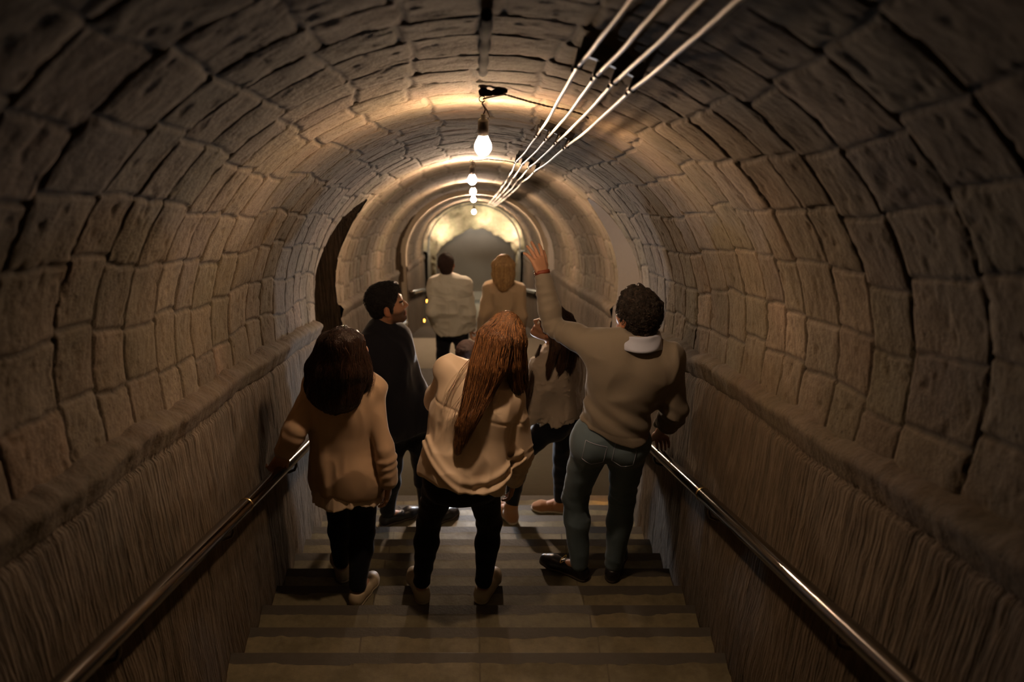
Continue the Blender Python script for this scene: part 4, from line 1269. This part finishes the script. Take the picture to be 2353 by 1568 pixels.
# ---------------------------------------------------------------- 2. man in navy on the left
def man_navy():
    zf = Z0 - RIS*8
    J = mk(zf, dict(pel=(927, .96, 5.50), neck=(876, 1.485, 5.56), shL=(836, 1.42, 5.44), shR=(914, 1.41, 5.60),
        elL=(838, 1.14, 5.42), wrL=(862, .92, 5.6), elR=(952, 1.11, 5.56), wrR=(974, .90, 5.66),
        hipL=(906, .92, 5.48), hipR=(954, .92, 5.54), knL=(898, .50, 5.56), knR=(972, .50, 5.62), anL=(890, .085, 5.60), anR=(984, .085, 5.58), ftL=(1, .55), ftR=(.9, .6)))
    e, b = person((J['pel'][0], 5.5, zf), 'person with short black hair and stubble in a navy jacket, face turned right')
    J['head'] = P(890, 700, 5.60); J['headR'] = headR(-80, 8, -4)
    report('M2', J)
    hands = dict(L=dict(f=(.2, .5, -.8), n=(1, 0, 0), t=(0, 1, 0), **relaxed), R=dict(f=(-.15, .35, -.9), n=(-1, .2, 0), t=(0, 1, 0), **relaxed))
    body_mesh(J, e, b, 1.0, True, 1.0, hands, beard=True, hres=.0036); eyes(J, e, b, 1.0)
    S = SDF(); torso(S, J, .024, 1.0, 1.03); f, r, up = J['f'], J['r'], J['u']
    arms(S, J, .018, 1.0, .04)
    S.cap(J['pel'] + up*.08, J['pel'] - up*.10, .160, .166, k=.05, flat=(f, .78))
    S.half(J['pel'] - up*.11, -up, k=.006)
    d1 = fold_disp(.013, (8, 8, 4), 31); d2 = knit_disp(0, [(J['elR'], J['wrR'], .05, .006)], 3)
    put('jacket', S, MP['navy'], e, b, .007, lambda x, y, z: d1(x, y, z) + d2(x, y, z))
    # stand collar, open towards the chin
    S = SDF(); n0 = J['neck']; ax = nrm(J['head'] + J['headR'] @ A3(0, -.03, -.06) - n0)*.7 + A3(.10, .0, .0)
    S.cap(n0 - ax*.01, n0 + ax*.05, .085, .076, k=.01); S.cap(n0 + A3(.02, .0, .02), n0 + A3(.075, .01, .022), .030, .020, k=.02)
    S.cap(n0 + ax*.02, n0 + ax*.16, .060, .070, k=.004, op=1); S.half(n0 + ax*.052, ax, k=.006)
    put('collar', S, MP['navy'], e, b, .005)
    trousers(J, MP['black'], e, b, .98, .014, .06)
    std_shoes(J, zf, e, b, MP['shoeblack'], MP['sole'], MP['shoeblack'], .29)
    c, Rm = J['head'], J['headR']; T = lambda x, y, z: c + Rm @ A3(x, y, z)
    S = SDF(); S.ell(T(0, -.020, .046), A3(.083, .102, .090), Rm); S.ell(T(0, .035, .100), A3(.055, .055, .032), Rm, k=.03); S.ell(T(0, -.055, -.015), A3(.066, .060, .06), Rm, k=.02)
    for sx in (-1, 1): S.cap(T(sx*.074, .018, .03), T(sx*.074, .016, -.022), .014, .008, k=.02)
    S.ell(T(0, .10, .005), A3(.085, .062, .066), Rm, k=.012, op=1)
    for sx in (-1, 1): S.ell(T(sx*.088, -.010, -.012), A3(.024, .020, .034), Rm, k=.008, op=1)
    S.cap(T(-.1, .03, -.115), T(.1, .03, -.115), .075, k=.01, op=1); S.half(T(0, 0, -.075), Rm @ A3(0, .15, -1), k=.01)
    disp = lambda x, y, z: -.0035*vn(x*130, y*130, z*130, 3) - .003*vn(x*60, y*60, z*60, 4)
    cu = curls(c, Rm, 1.0, 1100, 9, .016, .0011, .016, .035, .085, .005)
    hair_obj('hair', S, MP['h_black2'], e, b, [cu], .0036, disp, 0)

# ---------------------------------------------------------------- 3. woman in the centre, auburn hair, cream blouse
def woman_centre():
    zf = Z0 - RIS*3
    J = mk(zf, dict(pel=(1058, .86, 3.98), neck=(1122, 1.315, 4.11), shL=(1036, 1.335, 4.13), shR=(1172, 1.215, 4.10),
        elL=(1004, 1.09, 4.25), wrL=(1035, .95, 4.42), elR=(1190, .965, 4.06), wrR=(1181, .765, 4.08),
        hipL=(1018, .81, 4.03), hipR=(1104, .81, 4.03), knL=(986, .45, 4.15), knR=(1124, .45, 4.15), anL=(968, .085, 4.10), anR=(1110, .085, 4.10), ftL=(-.30, 1), ftR=(.42, 1)))
    e, b = person((J['pel'][0], 4.05, zf), 'person with very long auburn hair in a cream satin blouse and black leggings, leaning right')
    J['head'] = P(1153, 788, 4.17); J['headR'] = headR(-6, -4, 17)
    report('F2', J)
    hands = dict(L=dict(f=(.3, .8, -.4), n=(0, -.3, -1), t=(1, 0, 0), s=.92, **relaxed), R=dict(f=(-.12, .1, -1), n=(-1, .1, 0), t=(0, 1, 0), s=.93, **relaxed))
    body_mesh(J, e, b, .88, False, .95, hands)
    S = SDF(); torso(S, J, .018, .90, 1.02); f, r, up = J['f'], J['r'], J['u']; mid = (J['shL']+J['shR'])/2
    S.cap(mid - up*.16 - f*.01, J['pel'] + up*.08 - f*.02, .146, .156, k=.08, flat=(f, .84))
    S.cap(J['pel'] + up*.08 - f*.02, J['pel'] + up*.0 - f*.028, .160, .160, k=.05, flat=(f, .90))
    S.half(J['pel'] - up*.012 - f*.0, -up - f*.12, k=.02, amp=.006, freq=14, seed=2)
    arms(S, J, .014, .90, .016, end=.90, kf=.006)
    S.cap(J['shR']*.45 + J['elR']*.55, J['elR']*.75 + J['wrR']*.25, .046, .058, k=.008); S.cap(J['elR']*.75 + J['wrR']*.25, J['elR']*.10 + J['wrR']*.90, .056, .033, k=.02)
    d1 = fold_disp(.018, (7, 7, 3.2), 51, .6); pel, u_ = J['pel'], up
    d2 = knit_disp(0, [(J['elR'], J['wrR'], .06, .004)], 4)
    def dd(x, y, z):
        h = (x-pel[0])*u_[0] + (y-pel[1])*u_[1] + (z-pel[2])*u_[2]; lat = (x-pel[0])*r[0] + (z-pel[2])*r[2]
        arc = h - .03 - .5*lat**2/.2          # swags of cloth gathered above the hem
        sw = -.018*np.exp(-((arc + .02 + .02*np.sin(lat*9))/.018)**2) - .014*np.exp(-((arc - .035 + .015*np.sin(lat*7 + 1))/.02)**2)
        seam = .004*np.exp(-((h - .335 + .05*lat)/.005)**2)
        return d1(x, y, z) + sw*(y < pel[1] + .02) + seam*(y < pel[1] + .1) + d2(x, y, z)
    put('blouse', S, MP['cream'], e, b, .0055, dd)
    trousers(J, MP['black'], e, b, .90, .008, .02, 1.02, name='leggings')
    std_shoes(J, zf, e, b, MP['shoecream'], MP['solecream'], None, .25)
    c, Rm = J['head'], J['headR']
    S = SDF(); cap_hair(S, c, Rm, .97, .015)
    gd = [[P(1148, 731, 4.17), P(1117, 770, 4.10), P(1104, 835, 4.04), P(1088, 905, 3.98), P(1070, 975, 3.905), P(1056, 1040, 3.855)],
          [P(1158, 728, 4.17), P(1135, 775, 4.07), P(1124, 840, 4.01), P(1102, 905, 3.96), P(1080, 965, 3.89), P(1066, 1020, 3.85)],
          [P(1168, 728, 4.17), P(1156, 785, 4.05), P(1146, 845, 4.01), P(1118, 905, 3.97), P(1092, 950, 3.90), P(1074, 995, 3.86)],
          [P(1176, 729, 4.17), P(1180, 785, 4.08), P(1180, 840, 4.05), P(1186, 890, 4.05), P(1192, 925, 4.08), P(1196, 955, 4.12)],
          [P(1180, 731, 4.18), P(1193, 785, 4.13), P(1196, 840, 4.11), P(1199, 885, 4.12), P(1203, 925, 4.15), P(1204, 950, 4.18)],
          [P(1143, 733, 4.18), P(1108, 785, 4.13), P(1092, 850, 4.10), P(1072, 915, 4.02), P(1056, 980, 3.91), P(1048, 1045, 3.86)]]
    rd = [[.016, .036, .042, .036, .028, .006], [.018, .038, .044, .036, .026, .006], [.018, .038, .040, .026, .018, .006], [.016, .032, .030, .024, .014, .004], [.014, .026, .026, .022, .012, .004], [.012, .020, .018, .014, .012, .004]]
    for a_, r_ in zip(gd, rd): S.chain(a_, [x*.93 for x in r_], k=.028)
    st = strands(gd, rd, 2300, 15, .0017, .82, 1.16, .008, .45, frizz=.15)
    wisps = [[P(1095, 810, 4.08), P(1060, 860, 4.02), P(1030, 910, 3.97), P(1018, 960, 3.93)], [P(1120, 860, 4.0), P(1118, 900, 3.98), P(1135, 925, 3.96), P(1150, 905, 3.97)], [P(1105, 860, 4.03), P(1075, 900, 3.98), P(1050, 950, 3.93), P(1040, 1000, 3.88)]]
    st2 = strands(wisps, [[.008, .02, .03, .02]]*3, 45, 16, .0007, .1, 1.2, .012, .3)
    hair_obj('hair', S, MP['h_auburn'], e, b, [st, st2, scalp(c, Rm, .97, 900, 42, .019, (.012, 0))], .006, lambda x, y, z: -.005*vn(x*70, y*70, z*7, 3) - .003*vn(x*150, y*150, z*14, 4))

# ---------------------------------------------------------------- 4. woman with the frilled lace blouse
def woman_lace():
    zf = Z0 - RIS*9; zb = Z0 - RIS*8
    J = mk(zf, dict(pel=(1284, .93, 5.76), neck=(1283, 1.375, 5.80), shL=(1246, 1.31, 5.70), shR=(1306, 1.32, 5.86),
        elL=(1226, 1.07, 5.66), wrL=(1203, .87, 5.66), elR=(1318, 1.08, 5.92), wrR=(1300, .90, 6.05),
        hipL=(1266, .87, 5.72), hipR=(1298, .87, 5.82), knL=(1192, .64, 5.68), knR=(1292, .47, 5.90), anL=(1174, .255, 5.63), anR=(1287, .085, 5.92), ftL=(-.55, .8), ftR=(-1, .12)))
    e, b = person((J['pel'][0], 5.8, zf), 'person with long brown hair in a frilled ivory lace blouse and tan boots, chin raised')
    J['head'] = P(1266, 752, 5.80); J['headR'] = headR(72, 28, 0)
    report('F3', J)
    hands = dict(L=dict(f=(-.3, .1, -.9), n=(.2, 1, 0), t=(0, 1, .3), s=.92, **relaxed), R=dict(f=(-.2, .8, -.6), n=(-1, 0, 0), t=(0, .5, 1), s=.92, **relaxed))
    body_mesh(J, e, b, .85, False, .93, hands); eyes(J, e, b, .93)
    S = SDF(); torso(S, J, .020, .88, 1.0); f, r, up = J['f'], J['r'], J['u']; mid = (J['shL']+J['shR'])/2
    S.cap(mid - up*.15, J['pel'] + up*.06, .140, .150, k=.06, flat=(f, .76))
    arms(S, J, .022, .9, .035)
    S.half(J['pel'] + up*.035, -up, k=.004, amp=.004, freq=60)
    d1 = fold_disp(.016, (11, 11, 5), 61); d3 = knit_disp(0, [(J['elL'], J['wrL'], .055, .005)], 6)
    bl = put('blouse', S, MP['lace'], e, b, .0065, lambda x, y, z: d1(x, y, z) + d3(x, y, z) - .003*np.clip(vn(x*55, y*55, z*55, 8) - .3, 0, 1)*4)
    S = SDF(); S.cap(J['pel'] + up*.08, J['pel'] - up*.01, .150, .178, k=.02, flat=(f, .80)); S.half(J['pel'] + up*.055, up, k=.004); S.half(J['pel'] + up*.005, -up, k=.004, amp=.006, freq=50)
    put('frill', S, MP['lace'], bl, b, .0055, fold_disp(.014, (30, 30, 3), 7))
    trousers(J, MP['black'], e, b, .88, .010, .10)
    shoe(b, e, J['anL'][:2] - J['ftL'][:2]*.055, J['anL'][:2] + J['ftL'][:2]*.195, zb, MP['tan'], MP['solecream'], None, ankle=J['anL'], boot=.07, name='boot')
    shoe(b, e, J['anR'][:2] - J['ftR'][:2]*.055, J['anR'][:2] + J['ftR'][:2]*.195, zf, MP['tan'], MP['solecream'], None, ankle=J['anR'], boot=.02, name='boot')
    c, Rm = J['head'], J['headR']
    S = SDF(); T = lambda x, y, z: c + Rm @ A3(x, y, z)
    S.ell(T(0, -.022, .042), A3(.082, .100, .088), Rm); S.ell(T(0, .10, -.01), A3(.085, .060, .062), Rm, k=.012, op=1)
    gd = [[P(1280, 708, 5.79), P(1302, 735, 5.77), P(1314, 775, 5.74), P(1308, 830, 5.70), P(1294, 893, 5.66)],
          [P(1272, 708, 5.77), P(1285, 745, 5.72), P(1295, 790, 5.69), P(1290, 840, 5.66), P(1270, 885, 5.62)],
          [P(1285, 710, 5.84), P(1310, 745, 5.84), P(1318, 790, 5.82), P(1316, 840, 5.78), P(1304, 895, 5.72)],
          [P(1262, 712, 5.75), P(1268, 755, 5.68), P(1275, 800, 5.64), P(1262, 840, 5.61), P(1258, 875, 5.60)]]
    rd = [[.018, .038, .042, .032, .008], [.02, .036, .036, .026, .006], [.018, .034, .034, .028, .006], [.012, .024, .024, .016, .004]]
    for a_, r_ in zip(gd, rd): S.chain(a_, [x*.93 for x in r_], k=.03)
    st = strands(gd, rd, 1300, 25, .0018, .84, 1.12, .007, .45, frizz=.1)
    g2 = [[P(1243, 792, 5.74), P(1228, 840, 5.68), P(1218, 890, 5.60), P(1206, 960, 5.58), P(1202, 1000, 5.57)], [P(1240, 800, 5.76), P(1216, 850, 5.70), P(1207, 920, 5.62), P(1200, 990, 5.6), P(1200, 1010, 5.6)]]
    st2 = strands(g2, [[.006, .012, .016, .014, .006]]*2, 110, 26, .0010, .1, 1.2, .014, .3)
    hair_obj('hair', S, MP['h_brown'], e, b, [st, st2, scalp(c, Rm, .93, 500, 43, .016)], .006, lambda x, y, z: -.005*vn(x*70, y*70, z*7, 3) - .003*vn(x*150, y*150, z*14, 4))

# ---------------------------------------------------------------- 5. man pointing, taupe sweater
def man_pointing():
    zf = Z0 - RIS*4
    J = mk(zf, dict(pel=(1404, .97, 4.37), neck=(1463, 1.465, 4.42), shL=(1378, 1.405, 4.46), shR=(1534, 1.375, 4.41),
        elL=(1270, 1.405, 4.66), wrL=(1248, 1.61, 4.78), elR=(1550, 1.11, 4.38), wrR=(1512, .86, 4.52),
        hipL=(1360, .92, 4.39), hipR=(1444, .92, 4.37), knL=(1322, .50, 4.47), knR=(1430, .50, 4.46), anL=(1332, .085, 4.42), anR=(1410, .085, 4.42), ftL=(-1, .62), ftR=(.35, 1)))
    e, b = person((J['pel'][0], 4.4, zf), 'person with curly black hair in a taupe sweater and faded jeans, left arm raised')
    J['head'] = P(1461, 728, 4.50); J['headR'] = headR(34, 4, 6)
    report('M1', J)
    hands = dict(L=dict(f=(-.30, .50, .82), n=(-.66, .64, -.38), t=(1, -.6, .2), curls=(.18, .08, .14, .30), thumb=.05, spread=.17, s=1.06, fan=(.30, -.10, -.20, -.34), ta=.62),
                 R=dict(f=(.32, .55, -.65), n=(.1, -.5, -.8), t=(-1, .2, 0), curls=(.6, .65, .7, .75), thumb=.7, spread=.04))
    body_mesh(J, e, b, 1.0, True, 1.0, hands); eyes(J, e, b, 1.0)
    S = SDF(); torso(S, J, .016, 1.0, 1.02); f, r, up = J['f'], J['r'], J['u']; mid = (J['shL']+J['shR'])/2
    arms(S, J, .014, 1.0, .045, end=.97)
    S.cap(mid - up*.2, J['pel'] + up*.10, .135, .140, k=.06, flat=(f, .78))
    S.cap(J['pel'] + up*.10, J['pel'] + up*.045, .150, .152, k=.03, flat=(f, .80))
    S.half(J['pel'] + up*.045, -up, k=.006, amp=.003, freq=18)
    S.ell(J['neck'] + A3(.016, .02, .115), A3(.120, .125, .080), k=.008, op=1)
    d1 = fold_disp(.013, (6, 6, 5), 71, .5); d2 = knit_disp(0, [(J['shL'], J['elL'], .055, .004), (J['elL'], J['wrL'], .05, .003), (J['elR'], J['wrR'], .05, .006)], 8)
    pel = J['pel']
    def dd(x, y, z):
        h = (x-pel[0])*up[0] + (y-pel[1])*up[1] + (z-pel[2])*up[2]; lat = (x-pel[0])
        m = np.exp(-((h-.14)/.08)**2)*(y < pel[1]+.05)
        dr = .007*np.sin((h*1.0 + lat*.55 + .03*vn(x*6, y*6, z*6, 5))*58)*m
        rib = np.exp(-((h - .075)/.004)**2)*.003
        return d1(x, y, z) + d2(x, y, z) + dr + rib
    put('sweater', S, MP['grey'], e, b, .006, dd)
    # shirt collar
    S = SDF(); n0 = J['neck'] + A3(0, .01, .0); ax = nrm(A3(.0, .22, 1))
    n0 = n0 + A3(.016, 0, -.012); S.cap(n0 + ax*.0, n0 + ax*.10, .112, .074, k=.01); S.cap(n0 + ax*.03, n0 + ax*.3, .068, .064, k=.003, op=1); S.half(n0 + ax*.058, ax, k=.003); S.half(n0 - ax*.01, -ax, k=.003)
    g1 = put('shirt_collar', S, MP['sky'], e, b, .004, lambda x, y, z: -.002*np.sin((z - n0[2] - .25*(y-n0[1]))*150))
    jn = trousers(J, MP['denim'], e, b, .96, .012, .085, .98, name='jeans', disp=(lambda x, y, z: fold_disp(.006, (7, 7, 15), 3)(x, y, z)
        + .005*np.sin((z + .25*x)*190)*np.exp(-((z - (zf + .46))/.09)**2)*(.4 + .6*vn(x*10, y*10, z*10, 2))), end=.97)
    # back pockets and waist seam
    for sx, h in ((-1, J['hipL']), (1, J['hipR'])):
        g = Geo(); c0 = h*.8 + pel*.2 - up*.0
        pts = [(-.055, .055), (.05, .050), (.052, -.045), (.0, -.068), (-.05, -.045), (-.055, .055)]
        line = []
        for i in range(len(pts)-1):
            for u in np.linspace(0, 1, 9)[:-1]:
                a0 = pts[i][0]*(1-u) + pts[i+1][0]*u; a1 = pts[i][1]*(1-u) + pts[i+1][1]*u
                line.append((a0, a1))
        line.append(pts[0])
        dg = bpy.context.evaluated_depsgraph_get(); W = []
        from mathutils.bvhtree import BVHTree
        if sx == -1:
            me = jn.data; vv = [Vector(v.co) + Vector(b) for v in me.vertices]; BV = BVHTree.FromPolygons(vv, [tuple(p.vertices) for p in me.polygons]); man_pointing.BV = BV
        for a0, a1 in line:
            o = c0 + r*a0 + up*a1 - f*.4; hit = man_pointing.BV.ray_cast(Vector(o), Vector(f))
            if hit[0] is not None: W.append(np.array(hit[0]) - f*.0012)
        if len(W) > 4: g.tube(W, .0014, 5); o = g.build('pocket_stitching', MP['denim'] if False else MP['sky'], jn, base=b)
    sh_ = std_shoes(J, zf, e, b, MP['shoeblack'], MP['sole'], MP['lace_y'], .29)
    # strap at the raised wrist
    g = Geo(); w = J['wrL']; ax = nrm(w - J['elL']); q = w + ax*.024
    a = np.linspace(0, 2*math.pi, 30); n1 = nrm(np.cross(ax, (0, 1, 0))); n2 = np.cross(ax, n1)
    G = np.array([[q + ax*hh + (n1*math.cos(t)*.036 + n2*math.sin(t)*.032)*rr for t in a] for hh, rr in ((-.009, .9), (-.009, 1.06), (.009, 1.03), (.009, .88))])
    g.grid(G); st = g.build('wrist_strap', MP['strap'], e, base=b)
    g = Geo(); g.lathe([(.014, 0), (.015, .005), (.010, .008), (.0005, .008)], q + n1*.034, n1, 14); g.build('watch_case', MP['metal'], st, base=b)
    c, Rm = J['head'], J['headR']; T = lambda x, y, z: c + Rm @ A3(x, y, z)
    S = SDF(); S.ell(T(0, -.018, .048), A3(.090, .110, .098), Rm); S.ell(T(0, -.060, -.025), A3(.064, .058, .065), Rm, k=.03); S.ell(T(0, .03, .095), A3(.07, .06, .04), Rm, k=.03)
    for sx in (-1, 1): S.cap(T(sx*.070, .014, .02), T(sx*.071, .010, -.02), .014, .008, k=.02)
    S.ell(T(0, .11, -.015), A3(.09, .070, .070), Rm, k=.012, op=1)
    for sx in (-1, 1): S.ell(T(sx*.090, -.010, -.014), A3(.026, .026, .040), Rm, k=.008, op=1)
    S.half(T(0, 0, -.088), Rm @ A3(0, .1, -1), k=.012)
    disp = lambda x, y, z: -.020*np.abs(vn(x*42, y*42, z*42, 3)) - .005*vn(x*110, y*110, z*110, 4) + .006
    cu = curls(c, Rm, 1.0, 2400, 19, .028, .0019, .017, -.005, .088, .011)
    hair_obj('hair', S, MP['h_black'], e, b, [cu], .0036, disp, 0)

# ---------------------------------------------------------------- 6. far couple holding hands
def man_white():
    zf = L1Z - RIS*10
    J = mk(zf, dict(pel=(1037, .95, 10.15), neck=(1027, 1.46, 10.15), shL=(1000, 1.39, 10.17), shR=(1066, 1.39, 10.13),
        elL=(994, 1.12, 10.05), wrL=(1001, .92, 10.18), elR=(1079, 1.12, 10.08), wrR=(1081, .87, 10.12),
        hipL=(1022, .91, 10.17), hipR=(1054, .91, 10.14), knL=(1017, .49, 10.2), knR=(1064, .49, 10.2), anL=(1016, .085, 10.12), anR=(1069, .085, 10.12), ftL=(-.2, 1), ftR=(.2, 1)))
    e, b = person((J['pel'][0], 10.1, zf), 'person seen from behind far down the steps in a pale white shirt and black trousers')
    J['head'] = P(1025, 608, 10.2); J['headR'] = headR(0, 4, -4)
    hands = dict(L=dict(f=(.1, .5, -.8), n=(1, 0, 0), t=(0, 1, 0), **relaxed), R=dict(f=(.1, 0, -1), n=(1, 0, 0), t=(0, 1, 0), curls=(.5, .6, .7, .8), thumb=.5, spread=.05))
    body_mesh(J, e, b, .97, True, 1.0, hands, res=.011, hres=.006)
    S = SDF(); torso(S, J, .022, 1.0, 1.0); f, r, up = J['f'], J['r'], J['u']; mid = (J['shL']+J['shR'])/2
    arms(S, J, .018, 1.0, .04, end=.96); S.cap(mid - up*.2, J['pel'] - up*.06, .146, .160, k=.06, flat=(f, 1.1)); S.half(J['pel'] - up*.08, -up, k=.01, amp=.008, freq=9)
    d1 = fold_disp(.016, (7, 7, 8), 81, .6)
    def dd(x, y, z):
        h = (z - J['pel'][2]); m = y < J['pel'][1]
        return d1(x, y, z) + .004*np.exp(-((h - .355)/.006)**2)*m + .003*np.exp(-((x - J['neck'][0] - .01)/.006)**2)*(h < .35)*m
    put('shirt', S, MP['white'], e, b, .008, dd)
    S = SDF(); n0 = J['neck']; S.cap(n0, n0 + A3(0, .01, .055), .072, .062, k=.01); S.cap(n0 + (0, 0, .03), n0 + (0, .01, .2), .054, .058, k=.003, op=1); S.half(n0 + A3(0, 0, .05), (0, 0, 1), k=.004)
    put('shirt_collar', S, MP['white'], e, b, .006)
    trousers(J, MP['black'], e, b, .97, .012, .06)
    std_shoes(J, zf, e, b, MP['shoeblack'], MP['sole'], None, .29)
    c, Rm = J['head'], J['headR']; T = lambda x, y, z: c + Rm @ A3(x, y, z)
    S = SDF(); S.ell(T(0, -.018, .042), A3(.080, .100, .089), Rm); S.ell(T(0, -.055, -.03), A3(.064, .052, .055), Rm, k=.02); S.ell(T(0, .11, -.01), A3(.09, .068, .068), Rm, k=.01, op=1)
    for sx in (-1, 1): S.ell(T(sx*.086, -.008, -.012), A3(.022, .020, .032), Rm, k=.008, op=1)
    S.half(T(0, 0, -.082), Rm @ A3(0, .1, -1), k=.01)
    hair_obj('hair', S, MP['h_short'], e, b, [curls(c, Rm, 1.0, 900, 29, .012, .002, .008, -.045, .080, .004)], .005, lambda x, y, z: -.003*vn(x*120, y*120, z*120, 3), 0)

def woman_beige():
    zf = L1Z - RIS*10
    J = mk(zf, dict(pel=(1157, .93, 10.15), neck=(1158, 1.40, 10.15), shL=(1127, 1.335, 10.16), shR=(1189, 1.335, 10.14),
        elL=(1112, 1.09, 10.06), wrL=(1103, .87, 10.12), elR=(1198, 1.09, 10.06), wrR=(1194, .87, 10.14),
        hipL=(1142, .88, 10.17), hipR=(1172, .88, 10.15), knL=(1142, .47, 10.2), knR=(1172, .47, 10.2), anL=(1142, .085, 10.12), anR=(1172, .085, 10.12), ftL=(-.1, 1), ftR=(.1, 1)))
    e, b = person((J['pel'][0], 10.1, zf), 'person seen from behind far down the steps with blond shoulder-length hair and beige sweater')
    J['head'] = P(1157, 616, 10.2); J['headR'] = headR(0, 0, 0)
    hands = dict(L=dict(f=(-.25, 0, -1), n=(-1, 0, -.2), t=(0, 1, 0), s=.92, curls=(.5, .6, .7, .8), thumb=.5, spread=.05), R=dict(f=(0, 0, -1), n=(-1, 0, 0), t=(0, 1, 0), s=.92, **relaxed))
    body_mesh(J, e, b, .87, False, .95, hands, res=.011, hres=.006)
    S = SDF(); torso(S, J, .024, .9, 1.0); f, r, up = J['f'], J['r'], J['u']; mid = (J['shL']+J['shR'])/2
    arms(S, J, .024, .9, .04, end=.95); S.cap(mid - up*.2, J['pel'] - up*.04, .145, .160, k=.06, flat=(f, .78)); S.half(J['pel'] - up*.08, -up, k=.01)
    put('sweater', S, MP['beige'], e, b, .008, fold_disp(.020, (9, 9, 4), 91, .5))
    trousers(J, MP['black'], e, b, .87, .014, .06)
    std_shoes(J, zf, e, b, MP['shoeblack'], MP['sole'], None, .25)
    c, Rm = J['head'], J['headR']
    S = SDF(); cap_hair(S, c, Rm, .96, .016)
    gd, rd = [], []
    for x0, x1, x2, yb in ((1150, 1139, 1142, 655), (1153, 1147, 1148, 664), (1157, 1156, 1155, 668), (1161, 1166, 1164, 666), (1164, 1174, 1172, 656)):
        gd.append([P(x0, 592, 10.16), P(x1, 608, 10.10), P(x1, 632, 10.08), P(x2, yb, 10.02)]); rd.append([.025, .038, .038, .018]); S.chain(gd[-1], rd[-1], k=.03)
    st = strands(gd, rd, 700, 35, .0022, .86, 1.15, .012, .6, frizz=.1)
    hair_obj('hair', S, MP['h_blond'], e, b, [st, scalp(c, Rm, .96, 350, 44, .018, r0=.0028)], .008)

# ---------------------------------------------------------------- 7. crouching helper with the lamp, almost hidden
def crouching():
    zf = L1Z
    J = mk(zf, dict(pel=(1066, .34, 6.95), neck=(1072, .80, 6.86), shL=(1110, .74, 6.88), shR=(1032, .74, 6.88),
        elL=(1122, .52, 6.74), wrL=(1100, .66, 6.62), elR=(1020, .52, 6.74), wrR=(1075, .62, 6.62),
        hipL=(1098, .33, 6.93), hipR=(1038, .33, 6.93), knL=(1128, .50, 6.62), knR=(1004, .52, 6.68), anL=(1110, .085, 6.86), anR=(1020, .085, 6.90), ftL=(.2, -1), ftR=(-.3, -1)))
    e, b = person((J['pel'][0], 6.9, zf), 'person with brown hair almost hidden behind the auburn-haired woman, only head top showing')
    J['head'] = P(1073, 826, 6.80); J['headR'] = headR(180, -5, 0)
    hands = dict(L=dict(f=(-.6, -.2, .3), n=(0, -1, 0), t=(0, 0, 1), **relaxed), R=dict(f=(.6, -.2, .3), n=(0, -1, 0), t=(0, 0, 1), **relaxed))
    body_mesh(J, e, b, .92, True, .98, hands, res=.011, hres=.006); eyes(J, e, b, .98)
    S = SDF(); torso(S, J, .018, .95, 1.0); f, r, up = J['f'], J['r'], J['u']; arms(S, J, .014, .95, .04, end=.95); S.half(J['pel'] + up*.02, -up, k=.01)
    put('sweater', S, MP['navy'], e, b, .009, fold_disp(.008, (8, 8, 5), 95))
    trousers(J, MP['blue'], e, b, .92, .012, .08, name='jeans')
    std_shoes(J, zf, e, b, MP['shoeblack'], MP['sole'], None, .28)
    c, Rm = J['head'], J['headR']; T = lambda x, y, z: c + Rm @ A3(x, y, z)
    S = SDF(); S.ell(T(0, -.018, .044), A3(.084, .104, .092), Rm); S.ell(T(0, -.055, -.03), A3(.064, .052, .055), Rm, k=.02); S.ell(T(0, .11, -.02), A3(.09, .070, .070), Rm, k=.01, op=1)
    hair_obj('hair', S, MP['h_short'], e, b, None, .005, lambda x, y, z: -.004*vn(x*70, y*70, z*70, 3), 0)
    # the small lamp panel held between the hands
    p = P(1090, 905, 6.56); tgt = A3(.05, 3.6, -2.6); d = nrm(tgt - p)
    q = empty('video_lamp', p); bq = np.array(q.location)
    z = nrm(A3(0, 0, 1) - d*d[2]); x = np.cross(d, z); g = Geo()
    def bx(G_, cx, cy, cz, hx, hy, hz):
        Mx = np.eye(4); Mx[:3, :3] = np.stack([x, d, z], 1); Mx[:3, 3] = p + x*cx + d*cy + z*cz; G_.box((-hx, -hy, -hz), (hx, hy, hz), 0, Mx)
    bx(g, 0, -.018, 0, .075, .014, .048); g.build('housing', MP['shoeblack'], q, smooth=False, base=bq)
    g = Geo(); bx(g, 0, -.0025, 0, .066, .002, .040); g.build('light_panel', M['panel'], q, smooth=False, base=bq)
    g = Geo(); g.tube([p - z*.045 - d*.018, p - z*.15 - d*.018], .013, 12); g.build('grip', MP['shoeblack'], q, base=bq)
    tag(q, 'small cool lamp held by the crouching person behind the auburn-haired woman', 'lamp')
woman_left(); man_navy(); woman_centre(); woman_lace(); man_pointing(); man_white(); woman_beige(); crouching()
finish()
